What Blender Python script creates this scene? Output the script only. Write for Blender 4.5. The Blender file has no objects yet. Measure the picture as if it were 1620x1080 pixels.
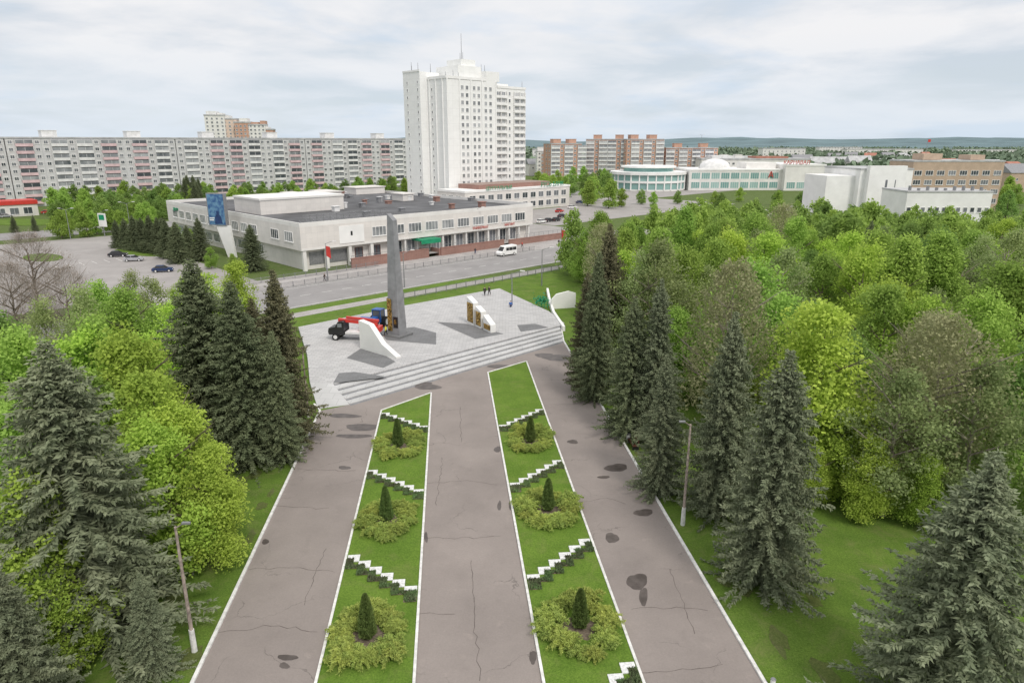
import bpy, math, random
import numpy as np
from mathutils import Vector, Matrix
R=math.radians
rng=np.random.default_rng(7); random.seed(7)
scn=bpy.context.scene; COL=scn.collection
scn.view_settings.view_transform='Standard'; scn.view_settings.look='None'
scn.view_settings.exposure=0; scn.view_settings.gamma=1
# ---------------------------------------------------------------- camera model
H=28.0; P=R(16.3); CP,SP=math.cos(P),math.sin(P)
cam=bpy.data.objects.new('camera',bpy.data.cameras.new('camera')); COL.objects.link(cam)
cam.location=(0,0,H); cam.rotation_euler=(R(90)-P,0,0)
cam.data.sensor_width=36; cam.data.lens=24; cam.data.clip_end=30000; cam.data.clip_start=.5
scn.camera=cam
def G(u,v,z=0.0):
    dx=(u-810)/1080; dy=(540-v)/1080
    d=(dx,CP+dy*SP,-SP+dy*CP); t=(H-z)/(-d[2])
    return (d[0]*t,d[1]*t)
def height_at(x,y,v):
    dy=(540-v)/1080
    return H+y*(-SP+dy*CP)/(CP+dy*SP)
AA=R(5.28)
def A(s,t): return (t*math.cos(AA)-s*math.sin(AA), t*math.sin(AA)+s*math.cos(AA))
def toA(x,y): return (-x*math.sin(AA)+y*math.cos(AA), x*math.cos(AA)+y*math.sin(AA))
FA=R(44); F0=(-46.8,151.3)
def F(x,y): return (F0[0]+x*math.cos(FA)-y*math.sin(FA), F0[1]+x*math.sin(FA)+y*math.cos(FA))
def toF(x,y):
    x-=F0[0]; y-=F0[1]
    return (x*math.cos(FA)+y*math.sin(FA), -x*math.sin(FA)+y*math.cos(FA))
# ---------------------------------------------------------------- materials
def newmat(name):
    m=bpy.data.materials.new(name); m.use_nodes=True; nt=m.node_tree; nt.nodes.clear()
    out=nt.nodes.new('ShaderNodeOutputMaterial'); return m,nt,out
def nd(nt,t,**k):
    n=nt.nodes.new(t)
    for a,b in k.items(): setattr(n,a,b)
    return n
def noise(nt,scale,detail=4,vec=None,rough=.55,dist=0):
    n=nd(nt,'ShaderNodeTexNoise'); n.inputs['Scale'].default_value=scale; n.inputs['Detail'].default_value=detail
    n.inputs['Roughness'].default_value=rough; n.inputs['Distortion'].default_value=dist
    if vec: nt.links.new(vec,n.inputs['Vector'])
    return n.outputs['Fac']
def mixc(nt,f,a,b,mode='MIX'):
    n=nd(nt,'ShaderNodeMix',data_type='RGBA',blend_type=mode)
    def s(i,v):
        if hasattr(v,'links'): nt.links.new(v,n.inputs[i])
        elif isinstance(v,(int,float)): n.inputs[i].default_value=v
        else: n.inputs[i].default_value=(*v,1)
    s(0,f); s(6,a); s(7,b); return n.outputs[2]
def ramp(nt,f,a,b):
    n=nd(nt,'ShaderNodeMapRange'); n.inputs[1].default_value=a; n.inputs[2].default_value=b; nt.links.new(f,n.inputs[0]); return n.outputs[0]
def mathn(nt,op,a,b=None):
    n=nd(nt,'ShaderNodeMath',operation=op)
    for i,v in enumerate((a,b)):
        if v is None: continue
        if hasattr(v,'links'): nt.links.new(v,n.inputs[i])
        else: n.inputs[i].default_value=v
    return n.outputs[0]
def objv(nt): return nd(nt,'ShaderNodeTexCoord').outputs['Object']
def geov(nt): return nd(nt,'ShaderNodeNewGeometry').outputs['Position']
def finish(nt,out,col,rough=.85,bump=None,bd=.05,metal=0,spec=.3):
    p=nd(nt,'ShaderNodeBsdfPrincipled')
    if hasattr(col,'links'): nt.links.new(col,p.inputs['Base Color'])
    else: p.inputs['Base Color'].default_value=(*col,1)
    if hasattr(rough,'links'): nt.links.new(rough,p.inputs['Roughness'])
    else: p.inputs['Roughness'].default_value=rough
    p.inputs['Metallic'].default_value=metal; p.inputs['Specular IOR Level'].default_value=spec
    if bump is not None:
        b=nd(nt,'ShaderNodeBump'); b.inputs['Strength'].default_value=.5; b.inputs['Distance'].default_value=bd
        nt.links.new(bump,b.inputs['Height']); nt.links.new(b.outputs[0],p.inputs['Normal'])
    nt.links.new(p.outputs[0],out.inputs[0]); return p
def M(name,c,v=.15,scale=1.5,rough=.8,metal=0,spec=.3,fine=True):
    m,nt,out=newmat(name); g=geov(nt)
    f=noise(nt,scale,5,g)
    lo=tuple(x*(1-v*1.6) for x in c); hi=tuple(min(1,x*(1+v)) for x in c)
    finish(nt,out,mixc(nt,ramp(nt,f,.3,.7),lo,hi),rough,metal=metal,spec=spec); return m
def leafmat(name,c1,c2,trans=.38,var=.2,nscale=.7,rough=1,hv=.011):
    m,nt,out=newmat(name); o=objv(nt)
    f=ramp(nt,noise(nt,nscale,3,o),.35,.65)
    col=mixc(nt,f,c1,c2)
    f2=ramp(nt,noise(nt,6,2,o),.3,.7); col=mixc(nt,f2,col,mixc(nt,1.0,col,(.74,.77,.72),'MULTIPLY'))
    oi=nd(nt,'ShaderNodeObjectInfo'); hs=nd(nt,'ShaderNodeHueSaturation')
    mr=nd(nt,'ShaderNodeMapRange'); nt.links.new(oi.outputs['Random'],mr.inputs[0]); mr.inputs[3].default_value=1-var; mr.inputs[4].default_value=1+var
    nt.links.new(mr.outputs[0],hs.inputs['Value'])
    w=nd(nt,'ShaderNodeTexWhiteNoise',noise_dimensions='1D'); nt.links.new(oi.outputs['Random'],w.inputs['W'])
    mr2=nd(nt,'ShaderNodeMapRange'); nt.links.new(w.outputs['Value'],mr2.inputs[0]); mr2.inputs[3].default_value=.5-hv*.6; mr2.inputs[4].default_value=.5+hv*1.4
    nt.links.new(mr2.outputs[0],hs.inputs['Hue']); nt.links.new(col,hs.inputs['Color'])
    d=nd(nt,'ShaderNodeBsdfDiffuse'); t=nd(nt,'ShaderNodeBsdfTranslucent'); mx=nd(nt,'ShaderNodeMixShader'); mx.inputs[0].default_value=trans
    nt.links.new(hs.outputs[0],d.inputs[0]); nt.links.new(hs.outputs[0],t.inputs[0])
    nt.links.new(d.outputs[0],mx.inputs[1]); nt.links.new(t.outputs[0],mx.inputs[2]); nt.links.new(mx.outputs[0],out.inputs[0]); return m
def brickmat(name,c1,c2,mortar,bw,bh,ms=.02,rough=.85,flat=False,var=.2):
    m,nt,out=newmat(name); o=objv(nt)
    br=nd(nt,'ShaderNodeTexBrick'); br.offset=0 if not flat else .5
    if flat: nt.links.new(o,br.inputs['Vector'])
    else:
        sx=nd(nt,'ShaderNodeSeparateXYZ'); nt.links.new(o,sx.inputs[0]); cx=nd(nt,'ShaderNodeCombineXYZ')
        nt.links.new(mathn(nt,'ADD',sx.outputs[0],sx.outputs[1]),cx.inputs[0]); nt.links.new(sx.outputs[2],cx.inputs[1]); nt.links.new(cx.outputs[0],br.inputs['Vector'])
    br.inputs['Color1'].default_value=(*c1,1); br.inputs['Color2'].default_value=(*c2,1); br.inputs['Mortar'].default_value=(*mortar,1)
    br.inputs['Scale'].default_value=1; br.inputs['Brick Width'].default_value=bw; br.inputs['Row Height'].default_value=bh; br.inputs['Mortar Size'].default_value=ms
    n=ramp(nt,noise(nt,.35,6,o),.3,.7)
    col=mixc(nt,n,mixc(nt,1.0,br.outputs['Color'],(1-var,)*3,'MULTIPLY'),br.outputs['Color'])
    finish(nt,out,col,rough); return m
def asphalt(name,c,crack=True):
    m,nt,out=newmat(name); g=geov(nt)
    big=ramp(nt,noise(nt,.16,6,g,.6),.3,.72); fine=noise(nt,9,4,g,.7)
    a=tuple(x*.84 for x in c); b=tuple(x*1.09 for x in c)
    col=mixc(nt,big,a,b); col=mixc(nt,ramp(nt,fine,.3,.75),mixc(nt,1.0,col,(.86,.86,.86),'MULTIPLY'),col)
    st=ramp(nt,noise(nt,.55,5,g,.6,.6),.56,.75); col=mixc(nt,mathn(nt,'MULTIPLY',st,.3),col,tuple(x*.62 for x in c))
    li=ramp(nt,noise(nt,.9,6,g,.7,.3),.60,.78); col=mixc(nt,mathn(nt,'MULTIPLY',li,.35),col,(c[0]*1.4,c[1]*1.37,c[2]*1.32))
    if crack:
        v=nd(nt,'ShaderNodeTexVoronoi',feature='DISTANCE_TO_EDGE'); v.inputs['Scale'].default_value=.15
        ad=nd(nt,'ShaderNodeVectorMath',operation='ADD'); nz=nd(nt,'ShaderNodeTexNoise'); nz.inputs['Scale'].default_value=.7; nz.inputs['Detail'].default_value=7
        nt.links.new(g,nz.inputs['Vector']); sc=nd(nt,'ShaderNodeVectorMath',operation='SCALE'); sc.inputs['Scale'].default_value=2.2
        nt.links.new(nz.outputs['Color'],sc.inputs[0]); nt.links.new(sc.outputs[0],ad.inputs[0]); nt.links.new(g,ad.inputs[1]); nt.links.new(ad.outputs[0],v.inputs['Vector'])
        cr=ramp(nt,v.outputs['Distance'],.007,.001)
        gate=ramp(nt,noise(nt,.2,3,g),.48,.6)
        col=mixc(nt,mathn(nt,'MULTIPLY',mathn(nt,'MULTIPLY',cr,gate),.6),col,tuple(x*.35 for x in c))
    finish(nt,out,col,.82,fine,.02); return m
def grass(name,c1,c2,c3,k3=.6):
    m,nt,out=newmat(name); g=geov(nt)
    col=mixc(nt,ramp(nt,noise(nt,.3,6,g,.65),.35,.65),c1,c2)
    col=mixc(nt,ramp(nt,noise(nt,8,6,g,.9),.40,.62),mixc(nt,1.0,col,(.52,.58,.54),'MULTIPLY'),col)
    col=mixc(nt,mathn(nt,'MULTIPLY',ramp(nt,noise(nt,.5,6,g,.75,.5),.50,.70),k3),col,c3)
    finish(nt,out,col,.95,noise(nt,18,4,g,.85),.12,spec=.1); return m
m_grass=grass('grass',(.125,.205,.035),(.18,.275,.048),(.20,.21,.08))
m_bed=grass('bed_grass',(.14,.235,.035),(.195,.30,.048),(.19,.21,.07),.5)
m_ground=grass('ground',(.13,.175,.052),(.15,.205,.062),(.17,.16,.10))
m_asph=asphalt('asphalt',(.305,.265,.243))
m_road=asphalt('road_asphalt',(.32,.305,.30),False)
m_park=asphalt('parking_asphalt',(.38,.355,.34),False)
m_pave=brickmat('plaza_paving',(.55,.54,.535),(.46,.452,.452),(.35,.345,.34),1.0,.5,.03,flat=True,var=.12)
m_pave2=brickmat('pavement_paving',(.46,.43,.415),(.41,.385,.37),(.3,.29,.28),1.5,1.5,.03,flat=True)
m_dark=brickmat('dark_paving',(.21,.21,.215),(.18,.18,.182),(.26,.26,.26),1.0,.5,.02,flat=True)
m_step=brickmat('step_stone',(.57,.565,.56),(.52,.515,.51),(.38,.38,.38),1.5,1.5,.02,flat=True,var=.15)
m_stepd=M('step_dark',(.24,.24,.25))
m_kerb=M('white_kerb',(.74,.73,.70),.16,3)
m_kerbg=M('grey_kerb',(.42,.41,.4),.15,2)
m_white=M('white_wall',(.76,.74,.71),.06,.3)
m_whiteb=M('bright_white_wall',(.83,.82,.80),.05,.3)
m_cream=brickmat('cream_panels',(.76,.72,.68),(.72,.685,.65),(.58,.55,.52),1.4,1.2,.015,var=.12)
m_hotel=brickmat('hotel_panels',(.86,.855,.835),(.835,.83,.81),(.70,.69,.67),3.2,3.35,.03,var=.06)
m_pan1=brickmat('panel_grey',(.65,.645,.64),(.61,.605,.61),(.48,.48,.48),3.3,3.1,.08,var=.12)
m_pink=M('pink_panel',(.68,.50,.51),.12,.5)
m_lgrey=M('light_panel',(.76,.75,.74),.1,.6)
m_orange=brickmat('orange_brick',(.60,.36,.26),(.57,.34,.25),(.54,.35,.27),.6,.3,.02)
m_redbr=brickmat('terrace_brick',(.36,.19,.155),(.31,.16,.13),(.37,.28,.24),.5,.2,.02)
m_tan=brickmat('tan_brick',(.57,.43,.32),(.53,.40,.295),(.47,.37,.30),.6,.3,.02)
m_roof=M('roof_felt',(.125,.125,.13),.3,.12)
m_roofl=M('light_roof',(.48,.48,.48),.15,.3)
m_redroof=M('red_roof',(.42,.19,.14),.15,.5)
m_metal=M('grey_metal',(.30,.30,.31),.15,2,.5,.4)
m_rust=M('rusty_pole',(.38,.31,.27),.35,3,.7)
m_granite=M('granite',(.27,.27,.28),.14,.9,.5)
m_gold=M('gold_relief',(.42,.27,.08),.6,3.5,.45,.55)
m_black=M('black_paint',(.02,.02,.022),.1,1,.35,spec=.5)
m_tyre=M('tyre',(.025,.025,.025),.1,3,.9)
m_red=M('red_paint',(.6,.05,.04),.1,1,.4,spec=.5)
m_redl=M('faded_red_letters',(.55,.10,.08),.1,1,.6)
m_blue=M('blue_paint',(.03,.12,.4),.1,1,.4,spec=.5)
m_green=M('green_sign',(.02,.28,.14),.1,1,.5)
m_soil=M('soil',(.17,.135,.10),.35,5,.95)
m_bark=M('bark',(.18,.145,.11),.3,6,.9)
m_barkl=M('pale_bark',(.33,.28,.24),.3,6,.9)
m_wood=M('bench_wood',(.14,.05,.035),.2,6,.7)
m_skin=M('skin',(.5,.3,.22),.05,2,.6)
m_yel=M('yellow_vest',(.75,.8,.05),.05,2,.7)
m_brown=M('brown_door',(.13,.05,.04),.2,2,.6)
m_far=M('far_wood',(.19,.25,.17),.3,.02,1)
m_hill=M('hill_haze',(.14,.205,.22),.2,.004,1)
def glass(name,c1,c2,rough=.12,scale=.33,spec=.7):
    m,nt,out=newmat(name); g=geov(nt); oi=nd(nt,'ShaderNodeObjectInfo')
    f=mathn(nt,'ADD',mathn(nt,'MULTIPLY',oi.outputs['Random'],.5),mathn(nt,'MULTIPLY',noise(nt,scale,2,g),.6))
    finish(nt,out,mixc(nt,ramp(nt,f,.35,.8),c1,c2),rough,spec=spec); return m
m_glass=glass('window_glass',(.07,.08,.09),(.42,.43,.44))
m_glassd=glass('dark_glass',(.05,.06,.07),(.22,.23,.25))
m_glassp=glass('pale_glass',(.22,.23,.25),(.55,.55,.55))
m_glassg=glass('green_glass',(.20,.36,.34),(.38,.54,.51),scale=.1)
m_puddle,nt,out=newmat('wet_patch'); g=geov(nt)
finish(nt,out,mixc(nt,ramp(nt,noise(nt,1.2,4,g),.35,.65),(.07,.057,.05),(.125,.105,.095)),.4,spec=.3)
# ---------------------------------------------------------------- mesh helpers
class MB:
    def __init__(s): s.v=[]; s.f=[]; s.m=[]; s.slot=0
    def add(s,vs,fs):
        b=len(s.v); s.v+=[tuple(x) for x in vs]; s.f+=[tuple(b+i for i in f) for f in fs]; s.m+=[s.slot]*len(fs); return s
    def box(s,x0,x1,y0,y1,z0,z1):
        return s.add([(x0,y0,z0),(x1,y0,z0),(x1,y1,z0),(x0,y1,z0),(x0,y0,z1),(x1,y0,z1),(x1,y1,z1),(x0,y1,z1)],
          [(3,2,1,0),(4,5,6,7),(0,1,5,4),(1,2,6,5),(2,3,7,6),(3,0,4,7)])
    def prism(s,poly,z0,z1,top=None):
        n=len(poly); top=top or poly
        area=sum(poly[i][0]*poly[(i+1)%n][1]-poly[(i+1)%n][0]*poly[i][1] for i in range(n))
        if area<0: poly=poly[::-1]; top=top[::-1]
        return s.add([(x,y,z0) for x,y in poly]+[(x,y,z1) for x,y in top],[tuple(range(n-1,-1,-1)),tuple(range(n,2*n))]+[(i,(i+1)%n,n+(i+1)%n,n+i) for i in range(n)])
    def profile(s,poly,y0,y1,in0=None):
        n=len(poly); p=in0 or poly
        return s.add([(x,y0,z) for x,z in poly]+[(x,y1,z) for x,z in p],[tuple(range(n)),tuple(range(2*n-1,n-1,-1))]+[(i,n+i,n+(i+1)%n,(i+1)%n) for i in range(n)])
    def tube(s,p0,p1,r0,r1=None,n=8):
        r1=r0 if r1 is None else r1; p0=Vector(p0); p1=Vector(p1); d=(p1-p0).normalized()
        a=d.orthogonal().normalized(); b=d.cross(a); vs=[]
        for p,r in ((p0,r0),(p1,r1)):
            for i in range(n):
                t=2*math.pi*i/n; vs.append(p+a*r*math.cos(t)+b*r*math.sin(t))
        return s.add(vs,[(i,(i+1)%n,n+(i+1)%n,n+i) for i in range(n)]+[tuple(range(n-1,-1,-1)),tuple(range(n,2*n))])
    def sheet(s,pts,z): return s.add([(p[0],p[1],z if len(p)<3 else p[2]) for p in pts],[tuple(range(len(pts)))])
    def mesh(s,name,mat):
        me=bpy.data.meshes.new(name); me.from_pydata(s.v,[],s.f)
        for mm in (mat if isinstance(mat,(list,tuple)) else [mat]): me.materials.append(mm)
        if any(s.m): me.polygons.foreach_set('material_index',s.m)
        me.update(); return me
    def build(s,name,mat,parent=None,label=None):
        return obj(name,s.mesh(name,mat),parent,label)
def obj(name,me,parent=None,label=None):
    o=bpy.data.objects.new(name,me); COL.objects.link(o)
    if parent: o.parent=parent
    if label: o['label']=label
    return o
def tag(o,label,cat,group=None):
    o['label']=label; o['category']=cat
    if group: o['group']=group
    return o
def thing(name,label,cat,loc=(0,0,0),rz=0,group=None):
    o=bpy.data.objects.new(name,None); COL.objects.link(o); o.location=(loc[0],loc[1],loc[2] if len(loc)>2 else 0); o.rotation_euler=(0,0,rz)
    o.empty_display_size=.5
    return tag(o,label,cat,group)
def struct(o): o['kind']='structure'; return o
def stuff(o): o['kind']='stuff'; return o
def npmesh(name,V,Fq,mat):
    me=bpy.data.meshes.new(name); nv=len(V); k=Fq.shape[1]; nf=len(Fq)
    me.vertices.add(nv); me.vertices.foreach_set('co',np.ascontiguousarray(V,dtype=np.float32).ravel())
    me.loops.add(nf*k); me.loops.foreach_set('vertex_index',np.ascontiguousarray(Fq,dtype=np.int32).ravel())
    me.polygons.add(nf); me.polygons.foreach_set('loop_start',np.arange(0,nf*k,k,dtype=np.int32))
    me.materials.append(mat); me.update(calc_edges=True); me.validate(); return me
def unit(a): return a/np.maximum(np.linalg.norm(a,axis=1,keepdims=True),1e-9)
def quads(Pt,size,asp=.7,bias=None,r=rng):
    n=len(Pt); a=unit(r.normal(size=(n,3))); c=r.normal(size=(n,3))
    if bias is not None: c=c+bias
    b=unit(np.cross(a,c)); s=size*r.uniform(.65,1.35,(n,1))
    V=np.stack([Pt-a*s,Pt-b*s*asp,Pt+a*s,Pt+b*s*asp],1).reshape(-1,3)
    return V,np.arange(4*n).reshape(n,4)
def text(s,size,mat,parent,loc,rot=(R(90),0,0),name='lettering',ext=.06,align='CENTER'):
    cu=bpy.data.curves.new('t','FONT'); cu.body=s; cu.size=size; cu.extrude=ext; cu.align_x=align
    o=bpy.data.objects.new('t',cu); COL.objects.link(o); dg=bpy.context.evaluated_depsgraph_get()
    me=bpy.data.meshes.new_from_object(o.evaluated_get(dg)); bpy.data.objects.remove(o); me.materials.clear(); me.materials.append(mat)
    q=obj(name,me,parent); q.location=loc; q.rotation_euler=rot; return q
# ---------------------------------------------------------------- ground, roads
gm=MB()
e=[-9000,-5000,-2500,-1200,-600,-300,-100,100,300,600,1200,2500,5000,9000]
ys=[-200,0,100,200,300,400,600,900,1400,2200,3500,6000,9000]
vv=[(x,y,0) for y in ys for x in e]; n=len(e)
gm.add(vv,[(j*n+i,j*n+i+1,(j+1)*n+i+1,(j+1)*n+i) for j in range(len(ys)-1) for i in range(n-1)])
struct(gm.build('ground',m_ground))
def sheetF(name,x0,x1,y0,y1,z,mat):
    return struct(MB().sheet([F(x0,y0),F(x1,y0),F(x1,y1),F(x0,y1)],z).build(name,mat))
def kerb(pts,w,z1,mat=m_kerb,name='kerb',z0=0):
    b=MB()
    for i in range(len(pts)-1):
        a=Vector(pts[i]); c=Vector(pts[i+1]); d=(c-a).normalized(); q=Vector((-d.y,d.x))*w/2
        b.prism([tuple(a-q),tuple(c-q),tuple(c+q),tuple(a+q)],z0,z1)
    return struct(b.build(name,mat))
struct(MB().sheet([A(5,-60),A(5,75),A(170,60),A(120,-45)],.012).build('lawn',m_grass))
tl=[toA(*G(u,1080))[1] for u in (305,500,655,860,1018,1209)]
lf=toA(*G(505,650)); st0=G(553,640); st1=G(893,540); c1=toA(*st1)
struct(MB().sheet([A(5,tl[0]),A(5,tl[5]),A(c1[0],tl[5]),st1,st0,A(lf[0],tl[0])],.03).build('alley_path',m_asph))
def bed(u0,v0,u1,v1,ta,tb,name):
    a=toA(*G(u0,v0)); b=toA(*G(u1,v1)); pts=[A(8,ta),A(8,tb),A(b[0],tb),A(a[0],ta)]
    struct(MB().prism(pts,0,.09).build(name,m_bed))
    kerb([pts[0],pts[3],pts[2],pts[1]],.16,.15)
bed(603,650,683,622,tl[1],tl[2],'left_bed_lawn'); bed(775,590,838,572,tl[3],tl[4],'right_bed_lawn')
kerb([A(5,tl[0]),A(lf[0],tl[0]),G(497,640)],.2,.16)
kerb([A(5,tl[5]),A(c1[0],tl[5]),G(888,520)],.2,.16)
we=MB()
for i in range(110):
    sd=random.choice([0,5]); s=random.uniform(28,95); t=tl[sd]+(1 if sd else -1)*random.uniform(.5,7.5); a,b=random.uniform(.3,1.3),random.uniform(.2,.6)
    if sd==0 and s>66: continue
    we.sheet([A(s+a*math.cos(q)*(1+.25*math.sin(q*3+i)),t+b*math.sin(q)*(1+.2*math.cos(q*4+i))) for q in np.linspace(0,6.283,17)[:-1]],.017+.0002*i)
struct(we.build('bare_earth',grass('thin_grass',(.14,.18,.05),(.16,.18,.06),(.19,.17,.10))))
sheetF('road',-260,420,-31,-14.5,.03,m_road)
sheetF('pavement',-40,300,-14.3,-3.5,.11,m_pave2)
sheetF('footpath',-40,120,-37.5,-34.5,.03,m_pave2)
kerb([F(-260,-14.4),F(420,-14.4)],.2,.14,m_kerbg); kerb([F(-260,-31.1),F(420,-31.1)],.2,.14,m_kerbg)
mk=MB()
for i in range(0,75):
    x=-80+i*4.5; a,b,c,d=F(x,-22.7),F(x+2.2,-22.7),F(x+2.2,-22.55),F(x,-22.55); mk.sheet([a,b,c,d],.036)
for y in (-30.4,-15.3): mk.sheet([F(-200,y),F(400,y),F(400,y+.15),F(-200,y+.15)],.036)
for k in range(9):
    y0=-30+k*1.75; mk.sheet([F(82,y0),F(86,y0),F(86,y0+.8),F(82,y0+.8)],.037)
for k in range(16):
    x=-52+k*2.7; mk.sheet([F(x,44),F(x+.12,44),F(x+.12,49),F(x,49)],.037)
struct(mk.build('road_marking',m_kerb))
sheetF('parking',-75,-12,-3,98,.03,m_park); sheetF('avenue',-330,400,108,128,.034,m_road)
sheetF('side_street',76,104,-14.2,107.8,.032,m_park); sheetF('far_square',105,230,20,66,.028,m_park)
sheetF('far_avenue',160,400,66.5,107,.026,m_park)
is_=MB()
for (u,v,ru,rv) in ((68,408,32,6),(40,352,70,5),(150,352,45,4),(255,398,75,8)):
    is_.prism([G(u+ru*math.cos(q),v+rv*math.sin(q)) for q in np.linspace(0,6.283,29)[:-1]],0,.16)
struct(is_.build('lawn_island',m_grass))
pz=.6
PL=[G(u,v,pz) for u,v in ((527,607),(885,515),(893,511),(868,492),(790,456),(640,483),(472,517),(486,560),(490,604))]
struct(MB().prism(PL,0,pz).build('plaza',m_pave))
ra=[(*G(503,647),.035),(*st0,.035),(*G(527,607,pz),pz+.004),(*G(490,603,pz),pz+.004)]
struct(MB().add(ra+[(x,y,0) for x,y,z in ra],[(0,1,2,3),(0,4,5,1),(1,5,6,2),(3,7,4,0)]).build('plaza_ramp',m_step))
b0,b1=Vector(st0),Vector(st1); t0,t1=Vector(G(527,607,pz)),Vector(G(885,515,pz))
sm=MB(); sd=MB(); nS=5
for k in range(nS-1):
    f=k/(nS-1)*.98; a=b0.lerp(t0,f); b=b1.lerp(t1,f)
    z0,z1=pz/nS*k,pz/nS*(k+1)
    tt0=t0+(b0-t0)*.002; tt1=t1+(b1-t1)*.002
    sm.prism([tuple(a),tuple(b),tuple(tt1),tuple(tt0)],z0+ (.001 if k else 0),z1)
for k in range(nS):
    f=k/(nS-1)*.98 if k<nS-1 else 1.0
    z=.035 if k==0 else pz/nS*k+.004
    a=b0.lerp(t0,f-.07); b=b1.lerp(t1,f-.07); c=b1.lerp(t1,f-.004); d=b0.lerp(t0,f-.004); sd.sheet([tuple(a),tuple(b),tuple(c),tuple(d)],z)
st=thing('plaza_steps','long flight of pale stone steps rising from the asphalt alley to the square','steps')
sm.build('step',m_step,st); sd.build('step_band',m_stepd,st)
dk=MB()
for poly in ([(548,566),(580,545),(626,572),(606,582)],[(600,524),(655,517),(690,526),(690,545),(612,538)],[(690,509),(738,512),(797,528),(752,536)],[(818,514),(846,512),(868,518),(824,525)],[(536,590),(560,588),(614,596),(527,606)]):
    dk.sheet([G(u,v,pz) for u,v in poly],pz+.006)
struct(dk.build('dark_paving',m_dark))
pl=MB()
for u,v,ru,rv in ((975,740,17,6.5),(1018,811,14,6),(968,851,10,8.5),(1008,920,15,14),(1018,944,6,16),(955,755,9,2.5),(787,711,5,5),(906,699,9,3),(455,1040,15,5),(450,1053,8,5),(574,676,30,5),(560,690,26,3.5),(545,658,24,3.5),(650,607,34,3),(880,566,24,4.5),(676,612,20,5),(790,580,20,3),(860,562,16,3),(835,655,6,2),(843,1040,5,12),(808,800,3,8),(376,858,4,3),(420,857,6,4),(545,740,9,3),(674,850,3,8),(790,800,3,8)):
    pts=[]; ph=random.random()*6
    for i in range(32):
        t=2*math.pi*i/32; k=1+.11*math.sin(2*t+ph)+.08*math.sin(3*t+2*ph)+.035*math.sin(7*t)
        pts.append(G(u+ru*k*math.cos(t),v+rv*k*math.sin(t)))
    pl.sheet(pts,.035+.0004*(u%7))
struct(pl.build('puddle',m_puddle))
ck=MB()
def crack(pts,w=.03):
    pp=[]
    for i in range(len(pts)-1):
        a=Vector(G(*pts[i])); b=Vector(G(*pts[i+1])); n_=max(2,int((b-a).length/.45))
        for k in range(n_): pp.append(a.lerp(b,k/n_)+Vector((random.gauss(0,.06),random.gauss(0,.08))))
    for i in range(len(pp)-1):
        d=(pp[i+1]-pp[i]).normalized(); q=Vector((-d.y,d.x))*w*random.uniform(.3,.7)
        ck.sheet([tuple(pp[i]-q),tuple(pp[i+1]-q),tuple(pp[i+1]+q),tuple(pp[i]+q)],.037)
for c in ([(760,1080),(752,1000),(750,930),(745,880)],[(672,850),(720,852),(800,848)],[(668,970),(730,972)],[(675,765),(740,760),(795,768)],[(730,700),(728,640)],[(893,800),(960,788),(1000,800)],[(985,1068),(1080,1060),(1160,1052)],[(1000,962),(1060,960),(1130,965)],[(868,640),(930,640)],[(470,742),(570,745)],[(395,900),(470,898),(540,905)],[(345,1000),(430,990),(515,1002)],[(440,800),(530,806)],[(1060,900),(1075,940),(1100,1010)],[(690,800),(700,720)],[(480,960),(500,900),(520,860)]): crack(c)
struct(ck.build('asphalt_crack',M('crack',(.11,.09,.08))))
hm=MB(); xs=np.linspace(-8000,8000,161); rows=[]
for j,(y,hh) in enumerate(((2600,0),(3400,16),(4300,34),(5600,62),(7000,50))):
    for i,x in enumerate(xs):
        rows.append((x,y,max(0,hh*(.62+.38*math.sin(x*.0011+j*.7)*math.cos(x*.00037+1.3)+.22*math.sin(x*.003+j)))+ (6*math.sin(x*.013+j*2)*math.sin(x*.031) if hh else -1)+(hh and 2)))
n=len(xs); hm.add(rows,[(j*n+i,j*n+i+1,(j+1)*n+i+1,(j+1)*n+i) for j in range(4) for i in range(n-1)])
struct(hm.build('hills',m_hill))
pts=[]
for k in range(900):
    y=math.exp(rng.uniform(math.log(620),math.log(2600))); x=rng.uniform(-.85,.85)*y
    L=rng.uniform(15,60)*(y/800); nn=60
    q=rng.normal(size=(nn,3))*np.array([L*.5,L*.12,2.2])+np.array([x,y,6.5]); pts.append(q)
Pt=np.concatenate(pts); Pt[:,2]=np.clip(Pt[:,2],.5,12.5)
V,Fq=quads(Pt,3.2,.8); stuff(tag(obj('far_wood',npmesh('far_wood',V,Fq,m_far)),'dark green tree belts spread over the plain up to the horizon','wood'))
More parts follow.
